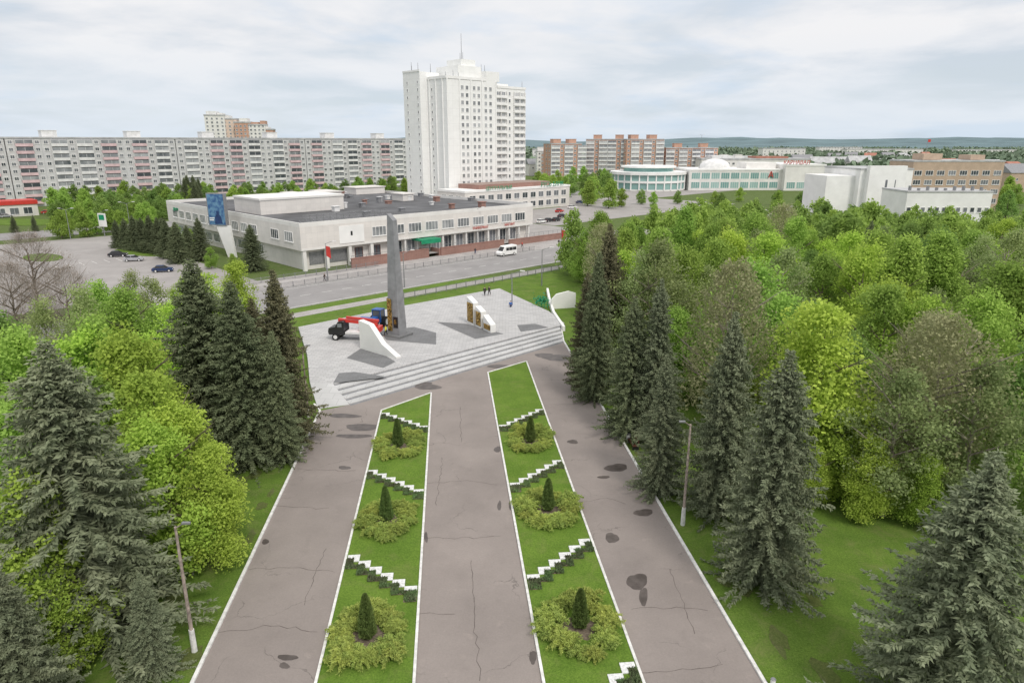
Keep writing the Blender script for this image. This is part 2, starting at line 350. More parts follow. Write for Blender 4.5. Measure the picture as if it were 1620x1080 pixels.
# ---------------------------------------------------------------- trees
GRN=[leafmat('leaf_bright',(.42,.57,.13),(.33,.47,.11)),leafmat('leaf_mid',(.32,.45,.13),(.25,.37,.11)),leafmat('leaf_olive',(.41,.47,.20),(.33,.39,.17)),leafmat('leaf_lime',(.55,.69,.13),(.45,.59,.115))]
m_brleaf=leafmat('leaf_brownish',(.43,.42,.24),(.36,.37,.19),.3)
m_spr=leafmat('spruce_needles',(.25,.28,.16),(.17,.20,.115),.12,.13,.5,hv=.004)
m_sprb=leafmat('spruce_brown',(.25,.23,.14),(.17,.165,.10),.12,.13,.5,hv=.004)
m_spb=leafmat('spruce_grey',(.31,.335,.215),(.21,.24,.15),.12,.1,.5,hv=.004)
def trunkmesh(h,r,nl,seed,mat,spread=.3,lo=.3):
    rr=random.Random(seed); b=MB(); p=Vector((0,0,0)); k=7
    for i in range(k):
        q=Vector((rr.gauss(0,.12),rr.gauss(0,.12),h*.85*(i+1)/k)); b.tube(p,q,r*(1-i/k*.85),r*(1-(i+1)/k*.85),7); p=q
    for i in range(nl):
        z=h*rr.uniform(lo,.72); a=rr.uniform(0,6.28); L=h*spread*rr.uniform(.6,1); s=Vector((0,0,z))
        m=s+Vector((math.cos(a)*L*.5,math.sin(a)*L*.5,L*.35)); e_=m+Vector((math.cos(a+.3)*L*.5,math.sin(a+.3)*L*.5,L*.4))
        b.tube(s,m,r*.4,r*.25,5); b.tube(m,e_,r*.25,r*.07,5)
        for j in range(3):
            a2=a+rr.uniform(-1.2,1.2); b.tube(m,m+Vector((math.cos(a2)*L*.4,math.sin(a2)*L*.4,L*.25)),r*.14,r*.04,4)
    return b.mesh('trunk',mat)
def crownmesh(h,rad,nleaf,size,seed,mat,base=.22,dens=60,round_=.5,cr=(.07,.14),top=.35,spread=1.3):
    r=np.random.default_rng(seed); cs=[]; rs=[]
    lob=r.uniform(0,6.28,3); lean=r.normal(size=2)*.35
    for i in range(dens):
        f=r.uniform(0,1); z=base+(1-base)*f
        env=math.sin(math.pi*min(1,(f*.86+.14)))**round_ * (1-top*f)
        a=r.uniform(0,6.28); k=1+.2*math.sin(2*a+lob[0]+f*3)+.17*math.sin(3*a+lob[1]-f*4)
        q=env*rad*k*math.sqrt(r.uniform(.1,1))*.92
        cs.append((q*math.cos(a)+lean[0]*f*2,q*math.sin(a)+lean[1]*f*2,z*h*.95+r.normal()*.35)); rs.append(h*r.uniform(*cr)*(1-.35*f))
    cs=np.array(cs); rs=np.array(rs)
    per=rs**2/np.sum(rs**2)*nleaf; out=[];bi=[]
    for c,q,nn in zip(cs,rs,per.astype(int)):
        d=unit(r.normal(size=(nn,3))); d[:,2]=np.abs(d[:,2])*r.choice([1,1,-.6],nn); d=unit(d)
        rad_=q*(r.uniform(.05,spread,(nn,1))**.6); out.append(c+d*rad_*np.array([1,1,1.0])); bi.append(d*1.0)
    Pt=np.concatenate(out); keep=Pt[:,2]>h*.06
    V,Fq=quads(Pt[keep],size,.75,np.concatenate(bi)[keep],r); return npmesh('crown',V,Fq,mat)
def sparse(h,rad,seed,mat,nleaf=5000,ntw=3500):
    r=np.random.default_rng(seed)
    f=r.uniform(.18,1,ntw); a=r.uniform(0,6.28,ntw); k=1+.25*np.sin(2*a+seed+f*4)+.2*np.sin(3*a-f*6)
    env=np.sin(np.pi*np.clip(f*.85+.12,0,1))**.7*rad*k; q=env*np.sqrt(r.uniform(0,1,ntw))
    Pt=np.stack([q*np.cos(a),q*np.sin(a),f*h],1); d=unit(np.stack([np.cos(a)*.6,np.sin(a)*.6,np.full(ntw,1.)],1)+r.normal(size=(ntw,3))*.35)
    s=unit(np.cross(d,r.normal(size=(ntw,3)))); L=r.uniform(.4,1.1,(ntw,1)); w=.013
    V1=np.stack([Pt-s*w,Pt+s*w,Pt+d*L+s*w*.3,Pt+d*L-s*w*.3],1).reshape(-1,3); F1=np.arange(4*ntw).reshape(-1,4)
    idx=r.integers(0,ntw,nleaf); Q=Pt[idx]+d[idx]*L[idx]*r.uniform(.2,1,(nleaf,1))+r.normal(size=(nleaf,3))*.12
    V2,F2=quads(Q,.11,.7,None,r); return npmesh('crown',np.concatenate([V1,V2]),np.concatenate([F1,F2+len(V1)]),mat)
def sprucemesh(h,rad,seed,mat,lv=.33,nb=12,step=.125,tl_=.42,w=.04,bare=.02,expo=.78):
    r=np.random.default_rng(seed); P0=[];D=[];Ls=[]
    z=h*bare+.3; ph=r.uniform(0,6,3)
    while z<h-.15:
        f=1-(z/h); L=rad*(f**expo)*(1+.10*math.sin(z*1.1+ph[0])+.07*math.sin(z*2.7+ph[1]))*r.uniform(.88,1.08)+.1; n=int(nb*r.uniform(.85,1.15)) if f>.1 else 6
        a0=r.uniform(0,6.28)
        for i in range(n):
            a=a0+6.283*i/n+r.normal()*.2; Lb=L*r.uniform(.6,1.12)*(1+.1*math.sin(a*2+ph[2]+z*.3)); droop=.18+.42*f*r.uniform(.7,1.2); up=.30*f
            k=max(2,int(Lb/step)); t=(np.arange(k)+r.uniform(0,1))/k; t=np.clip(t,.06,1)
            dz=-droop*t*Lb+up*Lb*t**2.2+(1-f)*.35*Lb*t
            px=np.stack([np.cos(a)*Lb*t,np.sin(a)*Lb*t,z+dz+r.normal(size=k)*.04],1)
            dirv=np.array([math.cos(a),math.sin(a),0]); side=np.array([-math.sin(a),math.cos(a),0])
            for sg,dd in ((1,-.2),(-1,-.2),(.35,-1.0),(-.35,-1.0),(0,.1)):
                dvec=dirv*(.7 if abs(sg)==1 else .3 if sg else 1)+side*sg*.8+np.array([0,0,dd])
                dv=unit(dvec[None]+r.normal(size=(k,3))*.3); ll=(tl_*(1.25-.65*t)*(.4+.6*min(1,Lb/1.5)))*r.uniform(.4,1.35,k)
                P0.append(px);D.append(dv);Ls.append(ll)
        z+=lv*r.uniform(.75,1.25)*(.55+.5*f)
    Pt=np.concatenate(P0);D=np.concatenate(D);L=np.concatenate(Ls)[:,None]; n=len(Pt)
    s=unit(np.cross(D,r.normal(size=(n,3))+np.array([0,0,1.2])))*w*r.uniform(.7,1.4,(n,1))
    V=np.stack([Pt-s*.8,Pt+D*L*.45-s*1.3,Pt+D*L,Pt+D*L*.45+s*1.3],1).reshape(-1,3)
    return npmesh('crown',V,np.arange(4*n).reshape(n,4),mat)
KIND={}
def reg(k,h,tr,cr): KIND.setdefault(k,[]).append((h,tr,cr))
for i in range(4):
    for k,mt in (('bright',GRN[0]),('mid',GRN[1]),('lime',GRN[3])):
        if k!='bright' and i>2: continue
        tall=(i==1)
        reg(k,13,trunkmesh(13,.24,7,i,m_bark,.28),crownmesh(13,3.6 if tall else 4.6,22000,.12,i*7+ord(k[0]),mt,.10,95 if not tall else 85,.42 if tall else .55,(.065,.14),.5 if tall else .3))
for i in range(3):
    reg('olive',13,trunkmesh(13,.2,9,i+20,m_barkl,.3),crownmesh(13,3.7+.3*i,9000,.11,i+50,GRN[2],.14,90,.6,(.055,.12),.35,1.5))
for i in range(2):
    reg('brown',14,trunkmesh(14,.22,18,i+30,m_barkl,.34,.2),sparse(14,3.8,i+60,m_brleaf,7500,3600))
    reg('bare',12,trunkmesh(12,.2,22,i+40,m_bark,.38,.15),sparse(12,4.6,i+80,m_barkl,300,5500))
    reg('far',12,trunkmesh(12,.25,4,i+33,m_bark),crownmesh(12,4.6,4800,.26,i+90,GRN[1],.08,50,.5,(.09,.17)))
    reg('farb',12,trunkmesh(12,.25,4,i+34,m_bark),crownmesh(12,4.6,4800,.26,i+95,GRN[0],.08,50,.5,(.09,.17)))
for i,(k,mt) in enumerate((('spruce',m_spr),('spruceb',m_sprb),('spruceblue',m_spb))):
    for j in range(2):
        reg(k,16,trunkmesh(16,.22,0,i,m_bark),sprucemesh(16,4.4,i*5+j,mt))
def tree(k,x,y,h,label,group=None,rs=1.0,cat='tree',z=0,v=None):
    v=random.randrange(len(KIND[k])) if v is None else v; h0,tr,cr=KIND[k][v]
    nm='spruce_tree' if 'spruce' in k else 'leafy_tree' if k not in('bare','brown') else 'bare_tree'
    t=thing(nm,label,cat,(x,y,z),random.uniform(0,6.28),group); s=h/h0; t.scale=(s*rs,s*rs,s)
    obj('trunk',tr,t); obj('crown',cr,t); return t
placed=[]
def T(k,u,v,h,label,rs=1.0,group=None,cat='tree',va=None):
    x,y=G(u,v,h); placed.append((x,y)); return tree(k,x,y,h,label,group,rs,cat,v=va)
def TB(k,u,v,vt,label,rs=1.0,group=None,cat='tree'):
    x,y=G(u,v); placed.append((x,y)); return tree(k,x,y,height_at(x,y,vt),label,group,rs,cat)
T('spruceblue',68,538,18,'huge grey green spruce filling the lower left, left of the alley',1.36,va=0)
T('spruceblue',-20,880,10,'young spruce tip at the bottom left corner of the view',1.1)
T('spruce',300,405,18.5,'tall dark spruce with a pointed top, leftmost of the cluster left of the square',1.15)
T('spruce',362,440,17,'dark spruce in the middle of the cluster left of the square',1.0)
T('spruceb',430,425,17,'brownish spruce beside the left edge of the paved square',.85)
T('spruceb',396,470,14,'shorter brownish spruce behind the cluster left of the square',.95)
T('spruce',428,520,12.5,'dark spruce closest to the left corner of the stone steps',.78)
gl='leafy trees left of the alley'; lab='bright spring green leafy tree in the grove left of the alley'
for u,v,h,k in ((290,632,11,'lime'),(318,700,9,'lime'),(215,520,14,'lime'),(235,585,13,'lime'),(160,505,14,'bright'),(100,520,14,'lime'),(40,520,14,'bright'),(10,490,14,'mid'),(265,470,13,'lime'),(200,455,13,'bright'),(330,430,12,'lime'),(365,410,12,'lime'),(250,660,11,'lime'),(140,590,12,'bright'),(20,640,12,'bright'),(5,760,11,'lime'),(30,850,8,'lime'),(70,900,6.5,'lime'),(205,630,11,'lime'),(120,460,13,'olive'),(60,470,12,'olive'),(235,440,12,'olive'),(190,430,11,'olive'),(150,445,12,'bright'),(290,440,10,'bright')):
    T(k,u,v,h,lab if k!='olive' else 'olive tinted leafy tree behind the grove left of the alley',1.0,gl if k!='olive' else 'olive trees left of the alley')
T('bare',40,372,14,'large bare brown tree at the left edge of the view below the parking',1.15); T('bare',8,420,12,'smaller bare tree half cut off by the left edge',1.1); T('bare',95,425,11,'bare crown rising between the olive trees on the left',1.0)
for u,v,vt in ((188,392,348),(202,394,345),(216,396,340),(229,398,344),(242,400,340),(255,402,343),(268,408,346),(284,416,350),(240,392,348),(300,405,356),(222,390,346),(262,396,344)):
    TB('spruce',u,v,vt,'dark spruce in the clump between the parking and the shopping centre',1.35,'spruces between parking and shopping centre')
TB('spruce',320,412,344,'tall dark spruce left of the advertising board',1.2); TB('spruce',402,428,355,'wide dark spruce in front of the left corner of the shopping centre',1.35)
TB('spruce',24,368,340,'small spruce beside the avenue at far left',1.1); TB('spruce',56,366,340,'second small spruce beside the avenue at far left',1.1)
for u,v,vt in ((305,398,362),(282,392,356),(335,425,392),(372,440,402)):
    TB('bright',u,v,vt,'small light green tree by the left wing of the shopping centre',1.0,'small trees by the left wing')
T('spruceb',966,352,18.5,'tall brownish spruce at the corner where the right path meets the steps',.85)
T('spruceb',930,430,14,'narrow dark spruce beside the white wall right of the steps',.7)
T('spruce',1006,470,14,'dark spruce behind the right path, next to the hanging birch',.95)
T('spruceblue',1048,440,16,'slim grey green spruce along the right path',.78)
T('spruce',948,395,17,'dark spruce left of the tall brownish one at the path corner',.7)
T('spruceblue',1056,560,12,'short grey green spruce behind the right bench',.8)
TB('spruceblue',1135,812,490,'grey green spruce behind the right path lamp post',.85)
TB('spruceblue',1207,918,550,'pale grey green spruce standing alone on the right lawn',1.0)
T('spruceblue',1577,710,15,'big pale grey spruce filling the lower right corner',1.3,va=1)
T('olive',1042,378,17,'pale hanging birch beside the right path',1.05); T('olive',1004,405,15,'second pale birch next to the square',.95)
T('brown',1165,425,17,'brownish half bare tree behind the spruces right of the path',.95)
T('lime',1315,470,16,'large fresh green tree in the middle of the right wood',1.1,va=1)
T('brown',1500,510,15,'brownish half bare tree at the right, above the lawn',1.1); T('olive',1435,585,12,'thin olive tree left of the largest half bare one',1.1)
T('olive',1565,570,13,'thin olive tree near the right edge beside the half bare one',1.0)
T('lime',1590,345,14,'yellow green tree near the right edge behind the wood',1.1)
for u,v,h in ((1330,640,8),(1390,690,7),(1480,720,6),(1240,600,8),(1290,700,5.5),(1180,600,7),(1545,650,7)):
    T('lime',u,v,h,'young light green tree at the front rim of the right wood',1.0,'young trees at the rim of the right wood')
def merged(lst,name,label,mat,seed):
    r=np.random.default_rng(seed); Vs=[];Fs=[];off=0
    for (x,y,h) in lst:
        me=KIND[['far','farb'][int(r.integers(0,2))]][int(r.integers(0,2))][2]; nv=len(me.vertices); V=np.empty(nv*3,dtype=np.float32); me.vertices.foreach_get('co',V); V=V.reshape(-1,3).copy()
        a=r.uniform(0,6.28); s=h/12; c_,s_=math.cos(a),math.sin(a); q=s*r.uniform(.75,1.15); W=np.stack([(V[:,0]*c_-V[:,1]*s_)*q+x,(V[:,0]*s_+V[:,1]*c_)*q+y,V[:,2]*s],1)
        Vs.append(W); Fs.append(np.arange(nv).reshape(-1,4)+off); off+=nv
    return stuff(tag(obj(name,npmesh(name,np.concatenate(Vs),np.concatenate(Fs),mat)),label,'wood'))
FG=[]
for i in range(60):
    for j in range(60):
        x=5+i*7.2+random.uniform(-2.7,2.7); y=36+j*7.2+random.uniform(-2.7,2.7)
        d=math.hypot(x,y); s,t=toA(x,y); fx,fy=toF(x,y)
        if x>.80*y+10 or d>225 or fy>-42: continue
        lim=23+max(0,(66-s))*.62
        if s>100: lim=24
        if t<lim: continue
        if any(math.hypot(x-a,y-b)<4.5 for a,b in placed): continue
        FG.append((d,x,y))
FG.sort(); deep=[]
for d,x,y in FG:
    h=random.uniform(10.5,16.5)
    if d>140: deep.append((x,y,random.uniform(9,15) if d<180 else random.uniform(8.5,12))); continue
    k=random.choices(['bright','mid','lime','olive','brown','spruce'],[42,18,26,12,2,1])[0]
    lb_={'bright':'bright green leafy tree in the wood right of the alley','mid':'darker green leafy tree in the wood right of the alley','lime':'yellow green leafy tree in the wood right of the alley','olive':'olive tinted leafy tree in the wood right of the alley','brown':'brown half bare tree deep in the wood right of the alley','spruce':'dark spruce deep inside the wood right of the alley'}[k]
    tree(k,x,y,h,lb_,lb_.replace(' tree',' trees',1) if k!='spruce' else 'spruces inside the right wood',random.uniform(.85,1.15) if k!='spruce' else .8)
m_deep=leafmat('leaf_deep',(.46,.60,.14),(.29,.41,.12),.38,0,.07)
def scat(n,u0,u1,v0,v1,h0,h1,kinds,lab,grp,sp=7,cond=None,into=None):
    got=[]; tries=0
    while len(got)<n and tries<n*40:
        tries+=1; u=random.uniform(u0,u1); v=random.uniform(v0,v1)
        h=random.uniform(h0,h1); x,y=G(u,v,h)
        if cond and not cond(*toF(x,y)): continue
        if any(math.hypot(x-a,y-b)<sp for a,b in got): continue
        got.append((x,y))
        if into is not None: into.append((x,y,h))
        else: tree(random.choice(kinds),x,y,h,lab,grp)
scat(55,980,1620,318,342,9,12,None,'','',6,lambda x,y:y>-2 and x>120,deep)
merged(deep,'distant_wood','continuous canopy of the farther part of the wood at right, beyond the nearer trees',m_deep,5)
scat(24,833,975,258,286,9,12,['far','farb'],'round green tree between the hotel and the glass mall','trees between hotel and mall',7)
scat(46,80,330,286,322,8,11,['far','farb'],'leafy tree in front of the long apartment row at left','trees before the left apartment row',6.0,lambda x,y:y>132 and y<222)
scat(34,345,650,276,300,7,10,['far','farb'],'leafy tree between the shopping centre and the apartment row','trees before the middle apartment row',6.0,lambda x,y:y>132 and y<222)
scat(18,78,250,318,350,7,10,['farb','bright'],'small bright tree on the verge of the avenue at left','small trees on the left avenue verge',5.5,lambda x,y:(y>129 or (98<y<107)))
scat(8,290,320,276,300,13,14,['spruce'],'dark spruce standing before the left apartment row','spruces before the left apartment row',6,lambda x,y:y>130 and y<222)
scat(12,980,1300,296,308,6,8,['far','farb'],'small green tree lined up before the glass mall','trees before the glass mall',8,lambda x,y:y<150)
scat(8,1592,1620,262,300,9,11,['far','farb'],'green tree right of the tan school building','trees right of the school',7)
# ---------------------------------------------------------------- windows helper
def winmesh(w,h,frame,glass_,mull=1,fw=.09,sill=True,trans=False):
    b=MB(); b.slot=0
    b.box(-w/2,w/2,-.10,-.0,-.0,fw).box(-w/2,w/2,-.10,0,h-fw,h).box(-w/2,-w/2+fw,-.1,0,fw,h-fw).box(w/2-fw,w/2,-.1,0,fw,h-fw)
    for i in range(mull):
        x=-w/2+w*(i+1)/(mull+1); b.box(x-fw*.4,x+fw*.4,-.09,0,fw,h-fw)
    if sill: b.box(-w/2-.08,w/2+.08,-.2,0,-.08,-.003)
    b.slot=1; b.add([(-w/2,-.04,0),(w/2,-.04,0),(w/2,-.04,h),(-w/2,-.04,h)],[(0,1,2,3)])
    return b.mesh('window',[frame,glass_])
def windows(root,me,places,cap=100,name='window'):
    for (x,y,z,rz) in places[:cap]:
        o=obj(name,me,root); o.location=(x,y,z); o.rotation_euler=(0,0,rz)
    rest=places[cap:]
    if rest:
        b=MB(); vs=[v.co.copy() for v in me.vertices]; fs=[tuple(p.vertices) for p in me.polygons]; mi=[p.material_index for p in me.polygons]
        for (x,y,z,rz) in rest:
            mt=Matrix.Translation((x,y,z))@Matrix.Rotation(rz,4,'Z'); b.add([mt@v for v in vs],fs)
        o=b.build(name,list(me.materials),root); o.data.polygons.foreach_set('material_index',mi*len(rest)); stuff(o)
W90=-math.pi/2
def broot(name,label,fx,fy,rz=FA,cat='building',grp=None):
    p=F(fx,fy); return thing(name,label,cat,p,rz,grp)
def wroot(name,label,u,v,rz=0,cat='building',grp=None): return thing(name,label,cat,G(u,v),rz,grp)
# ---- shopping centre
sc=broot('shopping_centre','long white two storey shopping centre with dark flat roof across the road',0,0)
MB().box(0,73.5,0,85,4.6,9.9).build('wall',m_cream,sc)
b=MB(); b.box(0,73.5,-.003,.35,9.902,10.8).box(0,73.5,84.6,85,9.902,10.8).box(-.003,.35,.36,84.5,9.902,10.8).box(73.1,73.503,.36,84.5,9.902,10.8); b.build('parapet',m_white,sc)
MB().box(.37,73.08,.37,84.5,9.903,9.98).build('roof',m_roof,sc)
MB().box(1.2,72.5,1.6,84.8,0,4.598).build('ground_floor',m_cream,sc)
cm=MB().box(0,.8,.15,.95,0,4.597).mesh('column',m_white); cm2=MB().box(0,.5,.3,.8,0,4.597).mesh('column',m_white)
for x in (.4,6,12,18): obj('column',cm,sc).location=(x,0,0)
for i in range(13): obj('column',cm2,sc).location=(24+i*4,0,0)
big=winmesh(4.0,2.3,m_whiteb,m_glass,3,.12)
pl_=[(20.5+i*5.3,0,6.2,0) for i in range(10)]
pl_+=[(0,5.5,6.2,W90),(0,12.5,6.2,W90)]+[(0,24+i*5.4,6.2,W90) for i in range(11)]
pl_+=[(1.2,24+i*5.4,1.4,W90) for i in range(11)]
windows(sc,big,pl_)
shop=winmesh(3.4,3.3,m_whiteb,m_glassd,2,.1,False)
windows(sc,shop,[(26.3+i*4,1.6,.9,0) for i in range(11) if i not in (2,)],name='shop_window')
windows(sc,winmesh(2.2,2.6,m_brown,m_glassd,1,.15,False),[(15.5,1.6,1.2,0),(20.5,1.6,1.2,0)],name='entrance_door')
b=MB(); b.box(31,37.2,-2.6,1.5,4.0,4.4); b.prism([(31,-2.6),(37.2,-2.6),(37.2,-2.7),(31,-2.7)],3.3,4.4); b.build('awning',m_green,sc,'green entrance awning')
b=MB(); b.box(2.5,13,1.5,1.59,1.0,3.9); b.build('shop_panel',m_metal,sc)
b=MB(); b.box(9.6,16.2,-.14,-.004,5.3,9.3); b.build('poster',m_whiteb,sc,'large blank white poster on the facade')
MB().box(12.6,13.1,-.16,-.142,7.0,8.0).build('poster_mark',m_black,sc)
MB().box(.02,73.4,-.06,-.005,4.62,5.1).build('fascia_band',m_white,sc)
text('УНИВЕРМАГ',.95,m_redl,sc,(53,-.2,5.15),ext=.03); text('МАГНИТ',.95,m_redl,sc,(64,-.2,5.15),ext=.03)
text('ЦЕНТР',1.2,m_green,sc,(-.15,77,8.2),(R(90),0,W90))
b=MB(); b.box(5,29,30,46,9.99,13.6); b.build('penthouse',m_cream,sc); MB().box(4.8,29.2,29.8,46.2,13.602,14.1).build('penthouse_cap',m_white,sc)
b=MB()
for i in range(14): b.box(2+i*1.7,2.12+i*1.7,2,2.1,9.99,12.2); b.tube((2.06+i*1.7,2.05,10),(2.06+i*1.7,4,11),.05,.05,4)
for z in (10.8,11.5,12.1): b.box(2,24.2,1.9,1.98,z,z+.1)
b.build('sign_scaffold',m_metal,sc)
for i in range(34):
    x,y=random.uniform(20,72),random.uniform(6,83)
    if x<30 and 28<y<48: continue
    b=MB(); w=random.uniform(.4,.9); hh=random.uniform(.7,1.6); b.box(x-w,x+w,y-w,y+w,9.99,9.98+hh); b.box(x-w-.2,x+w+.2,y-w-.2,y+w+.2,9.982+hh,10.15+hh); b.build('roof_vent',random.choice([m_lgrey,m_metal,m_redbr]),sc)
for x0,x1,y0,y1,z in ((40,46,60,70,12.4),(56,60,40,46,12),(60,72,74,82,12.2),(32,36,70,74,12)):
    MB().box(x0,x1,y0,y1,9.99,z).box(x0-.3,x1+.3,y0-.3,y1+.3,z+.002,z+.3).build('roof_hut',m_cream,sc)
tw=broot('terrace_wall','low red brown brick terrace wall along the front of the shopping centre',10,-4.2,cat='wall')
b=MB(); b.box(0,22,0,.4,0,2.2).box(26,48,0,.4,0,2.0).box(50,76,0,.4,0,1.7); b.box(22,22.4,.4,4,0,2.1).box(25.6,26,.4,4,0,1.9); b.build('wall',m_redbr,tw)
b=MB(); b.box(-.1,22.1,-.08,.48,2.202,2.35).box(25.9,48.1,-.08,.48,2.002,2.15).box(49.9,76.1,-.08,.48,1.702,1.85); b.build('coping',m_redbr,tw)
b=MB()
for i in range(38):
    if 22<i*2<26: continue
    b.box(i*2,i*2+.06,.15,.21,1.5,2.9)
b.box(0,22,.15,.2,2.85,2.92).box(26,76,.15,.2,2.85,2.92); b.build('handrail',m_metal,tw)
sheetF('terrace_paving',12,86,-3.7,1.5,.9,m_pave2)
# ---- hotel + podium
pd=broot('hotel_podium','low wide white annex with green letters at the foot of the hotel tower',105,68)
MB().box(0,62,0,17.5,0,8.6).build('wall',m_cream,pd); MB().box(-.2,62.2,-.2,17.3,8.602,9.4).build('cornice',m_whiteb,pd); MB().box(10,52,3,16,9.402,11.2).build('upper_wall',m_redbr,pd)
windows(pd,winmesh(3.2,2.4,m_whiteb,m_glassd,1,.12),[(4+i*4.9,0,z,0) for i in range(12) for z in (1.2,5.0)]+[(0,4+i*4.5,5.0,W90) for i in range(3)])
text('РУСЬ БАНК',2.6,m_green,pd,(50,-.5,9.3)); text('ЦЕНТРАЛЬНЫЙ',1.9,m_green,pd,(18,-.5,9.3))
ht=broot('hotel_tower','tall white fifteen storey hotel tower with stepped roofline and antennas',111.5,86); ht.scale=(.97,.72,.872)
MB().box(0,28,0,32,0,60).build('wall',m_hotel,ht)
MB().box(-4,-.003,17,33,0,63.5).box(-.002,7,18,32.8,60.003,63.5).build('left_wing',m_hotel,ht)
MB().box(28.003,48,2.5,30,0,57.5).build('right_wing',m_hotel,ht)
MB().box(22,30,.0,26,60.003,64.5).box(9,21.997,4,24,60.003,66.5).box(12,20,6,19,66.503,69.5).build('roof_house',m_hotel,ht)
MB().box(34,41,8,24,57.503,60).build('lift_house',m_hotel,ht)
b=MB(); b.box(-.3,21.9,-.35,.3,60.002,61.2).box(-.3,.3,.32,16.9,60.002,61.2).box(30.2,48.3,2.2,2.6,57.502,58.6).box(-4.2,-3.8,17,33,63.502,64.3); b.build('parapet',m_whiteb,ht)
b=MB()
for x in (.0,6.7,13,19.3,27.4): b.box(x,x+.6,-.5,-.004,0,60)
for y in (3,9,15): b.box(-.4,-.004,y,y+.6,0,60)
b.build('pilaster',m_hotel,ht)
b=MB()
for x,y,z,h_ in ((16,12,69.5,12),(18,14,69.5,4),(14,10,69.5,3),(3,19,63.5,4),(-1,30,63.5,5),(-3,20,63.5,4),(-3,26,63.5,3),(38,14,60,4),(47,4,57.5,4),(26,10,64.5,4),(24,4,64.5,3),(1,2,60,3),(5,2,60,4),(8,2,60,3)): b.tube((x,y,z),(x,y,z+h_),.17,.08,5)
b.build('antenna',m_metal,ht)
wm=winmesh(1.5,1.9,m_whiteb,m_glass,1,.1)
pl_=[(x,0,8.6+k*3.35,0) for k in range(15) for x in (8.6,11.2,15.2,17.8,21.8,24.6)]
windows(ht,wm,pl_,90)
windows(ht,winmesh(1.0,1.3,m_whiteb,m_glassd,0,.08),[(-4,19,8+k*3.35,W90) for k in range(16)]+[(-4,29,8+k*3.35,W90) for k in range(16)]+[(0,13,8+k*3.35,W90) for k in range(15)],50,name='small_window')
me=MB(); me.box(-3.6,3.6,-1.3,0,0,.18); me.box(-3.6,3.6,-1.3,-1.2,.182,1.2); me.box(-3.6,-3.45,-1.3,-.003,1.2,3.2).box(3.45,3.6,-1.3,-.003,1.2,3.2).box(-.1,.1,-1.3,-.003,1.2,3.2); bal=me.mesh('balcony',m_whiteb)
rcm=winmesh(6.4,1.9,m_whiteb,m_glassp,5,.18,False)
for k in range(15):
    for x in (32.2,43.8):
        o=obj('balcony',bal,ht); o.location=(x,2.5,6.0+k*3.35)
        o=obj('balcony_window',rcm,ht); o.location=(x,2.5,7.2+k*3.35)
windows(ht,winmesh(1.2,1.7,m_whiteb,m_glass,0,.1),[(38,2.5,7.4+k*3.35,0) for k in range(15)],20,name='stair_window')
# ---- apartment rows
def block(name,label,fx,fy,Lx,fl,mat,depth=12,rz=FA,bal_cols=(),balmats=(m_pink,),grp=None,pitch=3.3,fh=3.1,huts=2,z0=2.2,sidew=True,root=None,wf=m_whiteb,cap=80,hutm=None):
    r=root or broot(name,label,fx,fy,rz,grp=grp); Ht=fl*fh+1.4
    MB().box(0,Lx,0,depth,0,Ht).build('wall',mat,r)
    MB().box(-.2,Lx+.2,-.25,depth+.2,Ht+.002,Ht+.7).build('roof',m_roofl,r)
    nc=int(Lx/pitch); pl=[]
    bset=set(c for c0 in bal_cols for c in (c0,c0+1))
    for c in range(nc):
        for k in range(fl):
            if c in bset: continue
            pl.append(((c+.5)*Lx/nc,0,z0+k*fh,0))
    if sidew:
        for c in range(2):
            for k in range(fl): pl.append((0,3+c*5,z0+k*fh,W90))
    random.shuffle(pl); windows(r,winmesh(1.7,1.55,wf,m_glassd,1,.12),pl,cap)
    for j,c0 in enumerate(bal_cols):
        bm_=balmats[j%len(balmats)]; w=Lx/nc
        b=MB(); b.box(-w+.1,w-.1,-1.1,-.001,0,1.25); b.slot=1; b.box(-w+.12,w-.12,-1.05,-.9,1.252,2.7)
        b.slot=2; b.box(-w+.05,-w+.2,-1.12,-.002,1.253,fh-.05).box(w-.2,w-.05,-1.12,-.002,1.253,fh-.05).box(-.06,.06,-1.12,-1.06,1.253,2.7)
        bmsh=b.mesh('balcony',[bm_,m_glassp if mat in (m_orange,m_white) else m_glass,m_lgrey])
        for k in range(fl):
            o=obj('balcony',bmsh,r); o.location=((c0+1)*w,0,z0-1.05+k*fh)
    for i in range(huts):
        x=Lx*(i+.5)/huts; b=MB(); b.box(x-3,x+3,3,9,Ht+.703,Ht+3.4); b.box(x-3.2,x+3.2,2.8,9.2,Ht+3.403,Ht+3.7); b.build('lift_house',hutm or m_lgrey,r)
    return r
lbs=['grey panel apartment block with pink balconies, leftmost of the long row','grey panel apartment block with pink and white balconies, second of the long row','grey panel apartment block of the long row, third from the left','grey panel apartment block of the long row, ending behind the hotel tower']
for i in range(4):
    block('apartment_block',lbs[i],-86+i*70.4,232,70,9,m_pan1,bal_cols=(1,5,8,11,15,18),balmats=(m_lgrey,m_pink,m_pink,m_lgrey) if i%2==0 else (m_pink,m_lgrey,m_lgrey,m_pink),grp=None,huts=2)
s_=broot('low_shop','low pavilion with a bright red fascia at the far left',-62,186); MB().box(0,46,0,10,0,4.5).build('wall',m_cream,s_); MB().box(-.2,46.2,-.4,10.2,4.502,6).build('fascia',m_red,s_); windows(s_,winmesh(3,2.6,m_whiteb,m_glassd,1),[(3+i*4.4,0,.8,0) for i in range(10)])
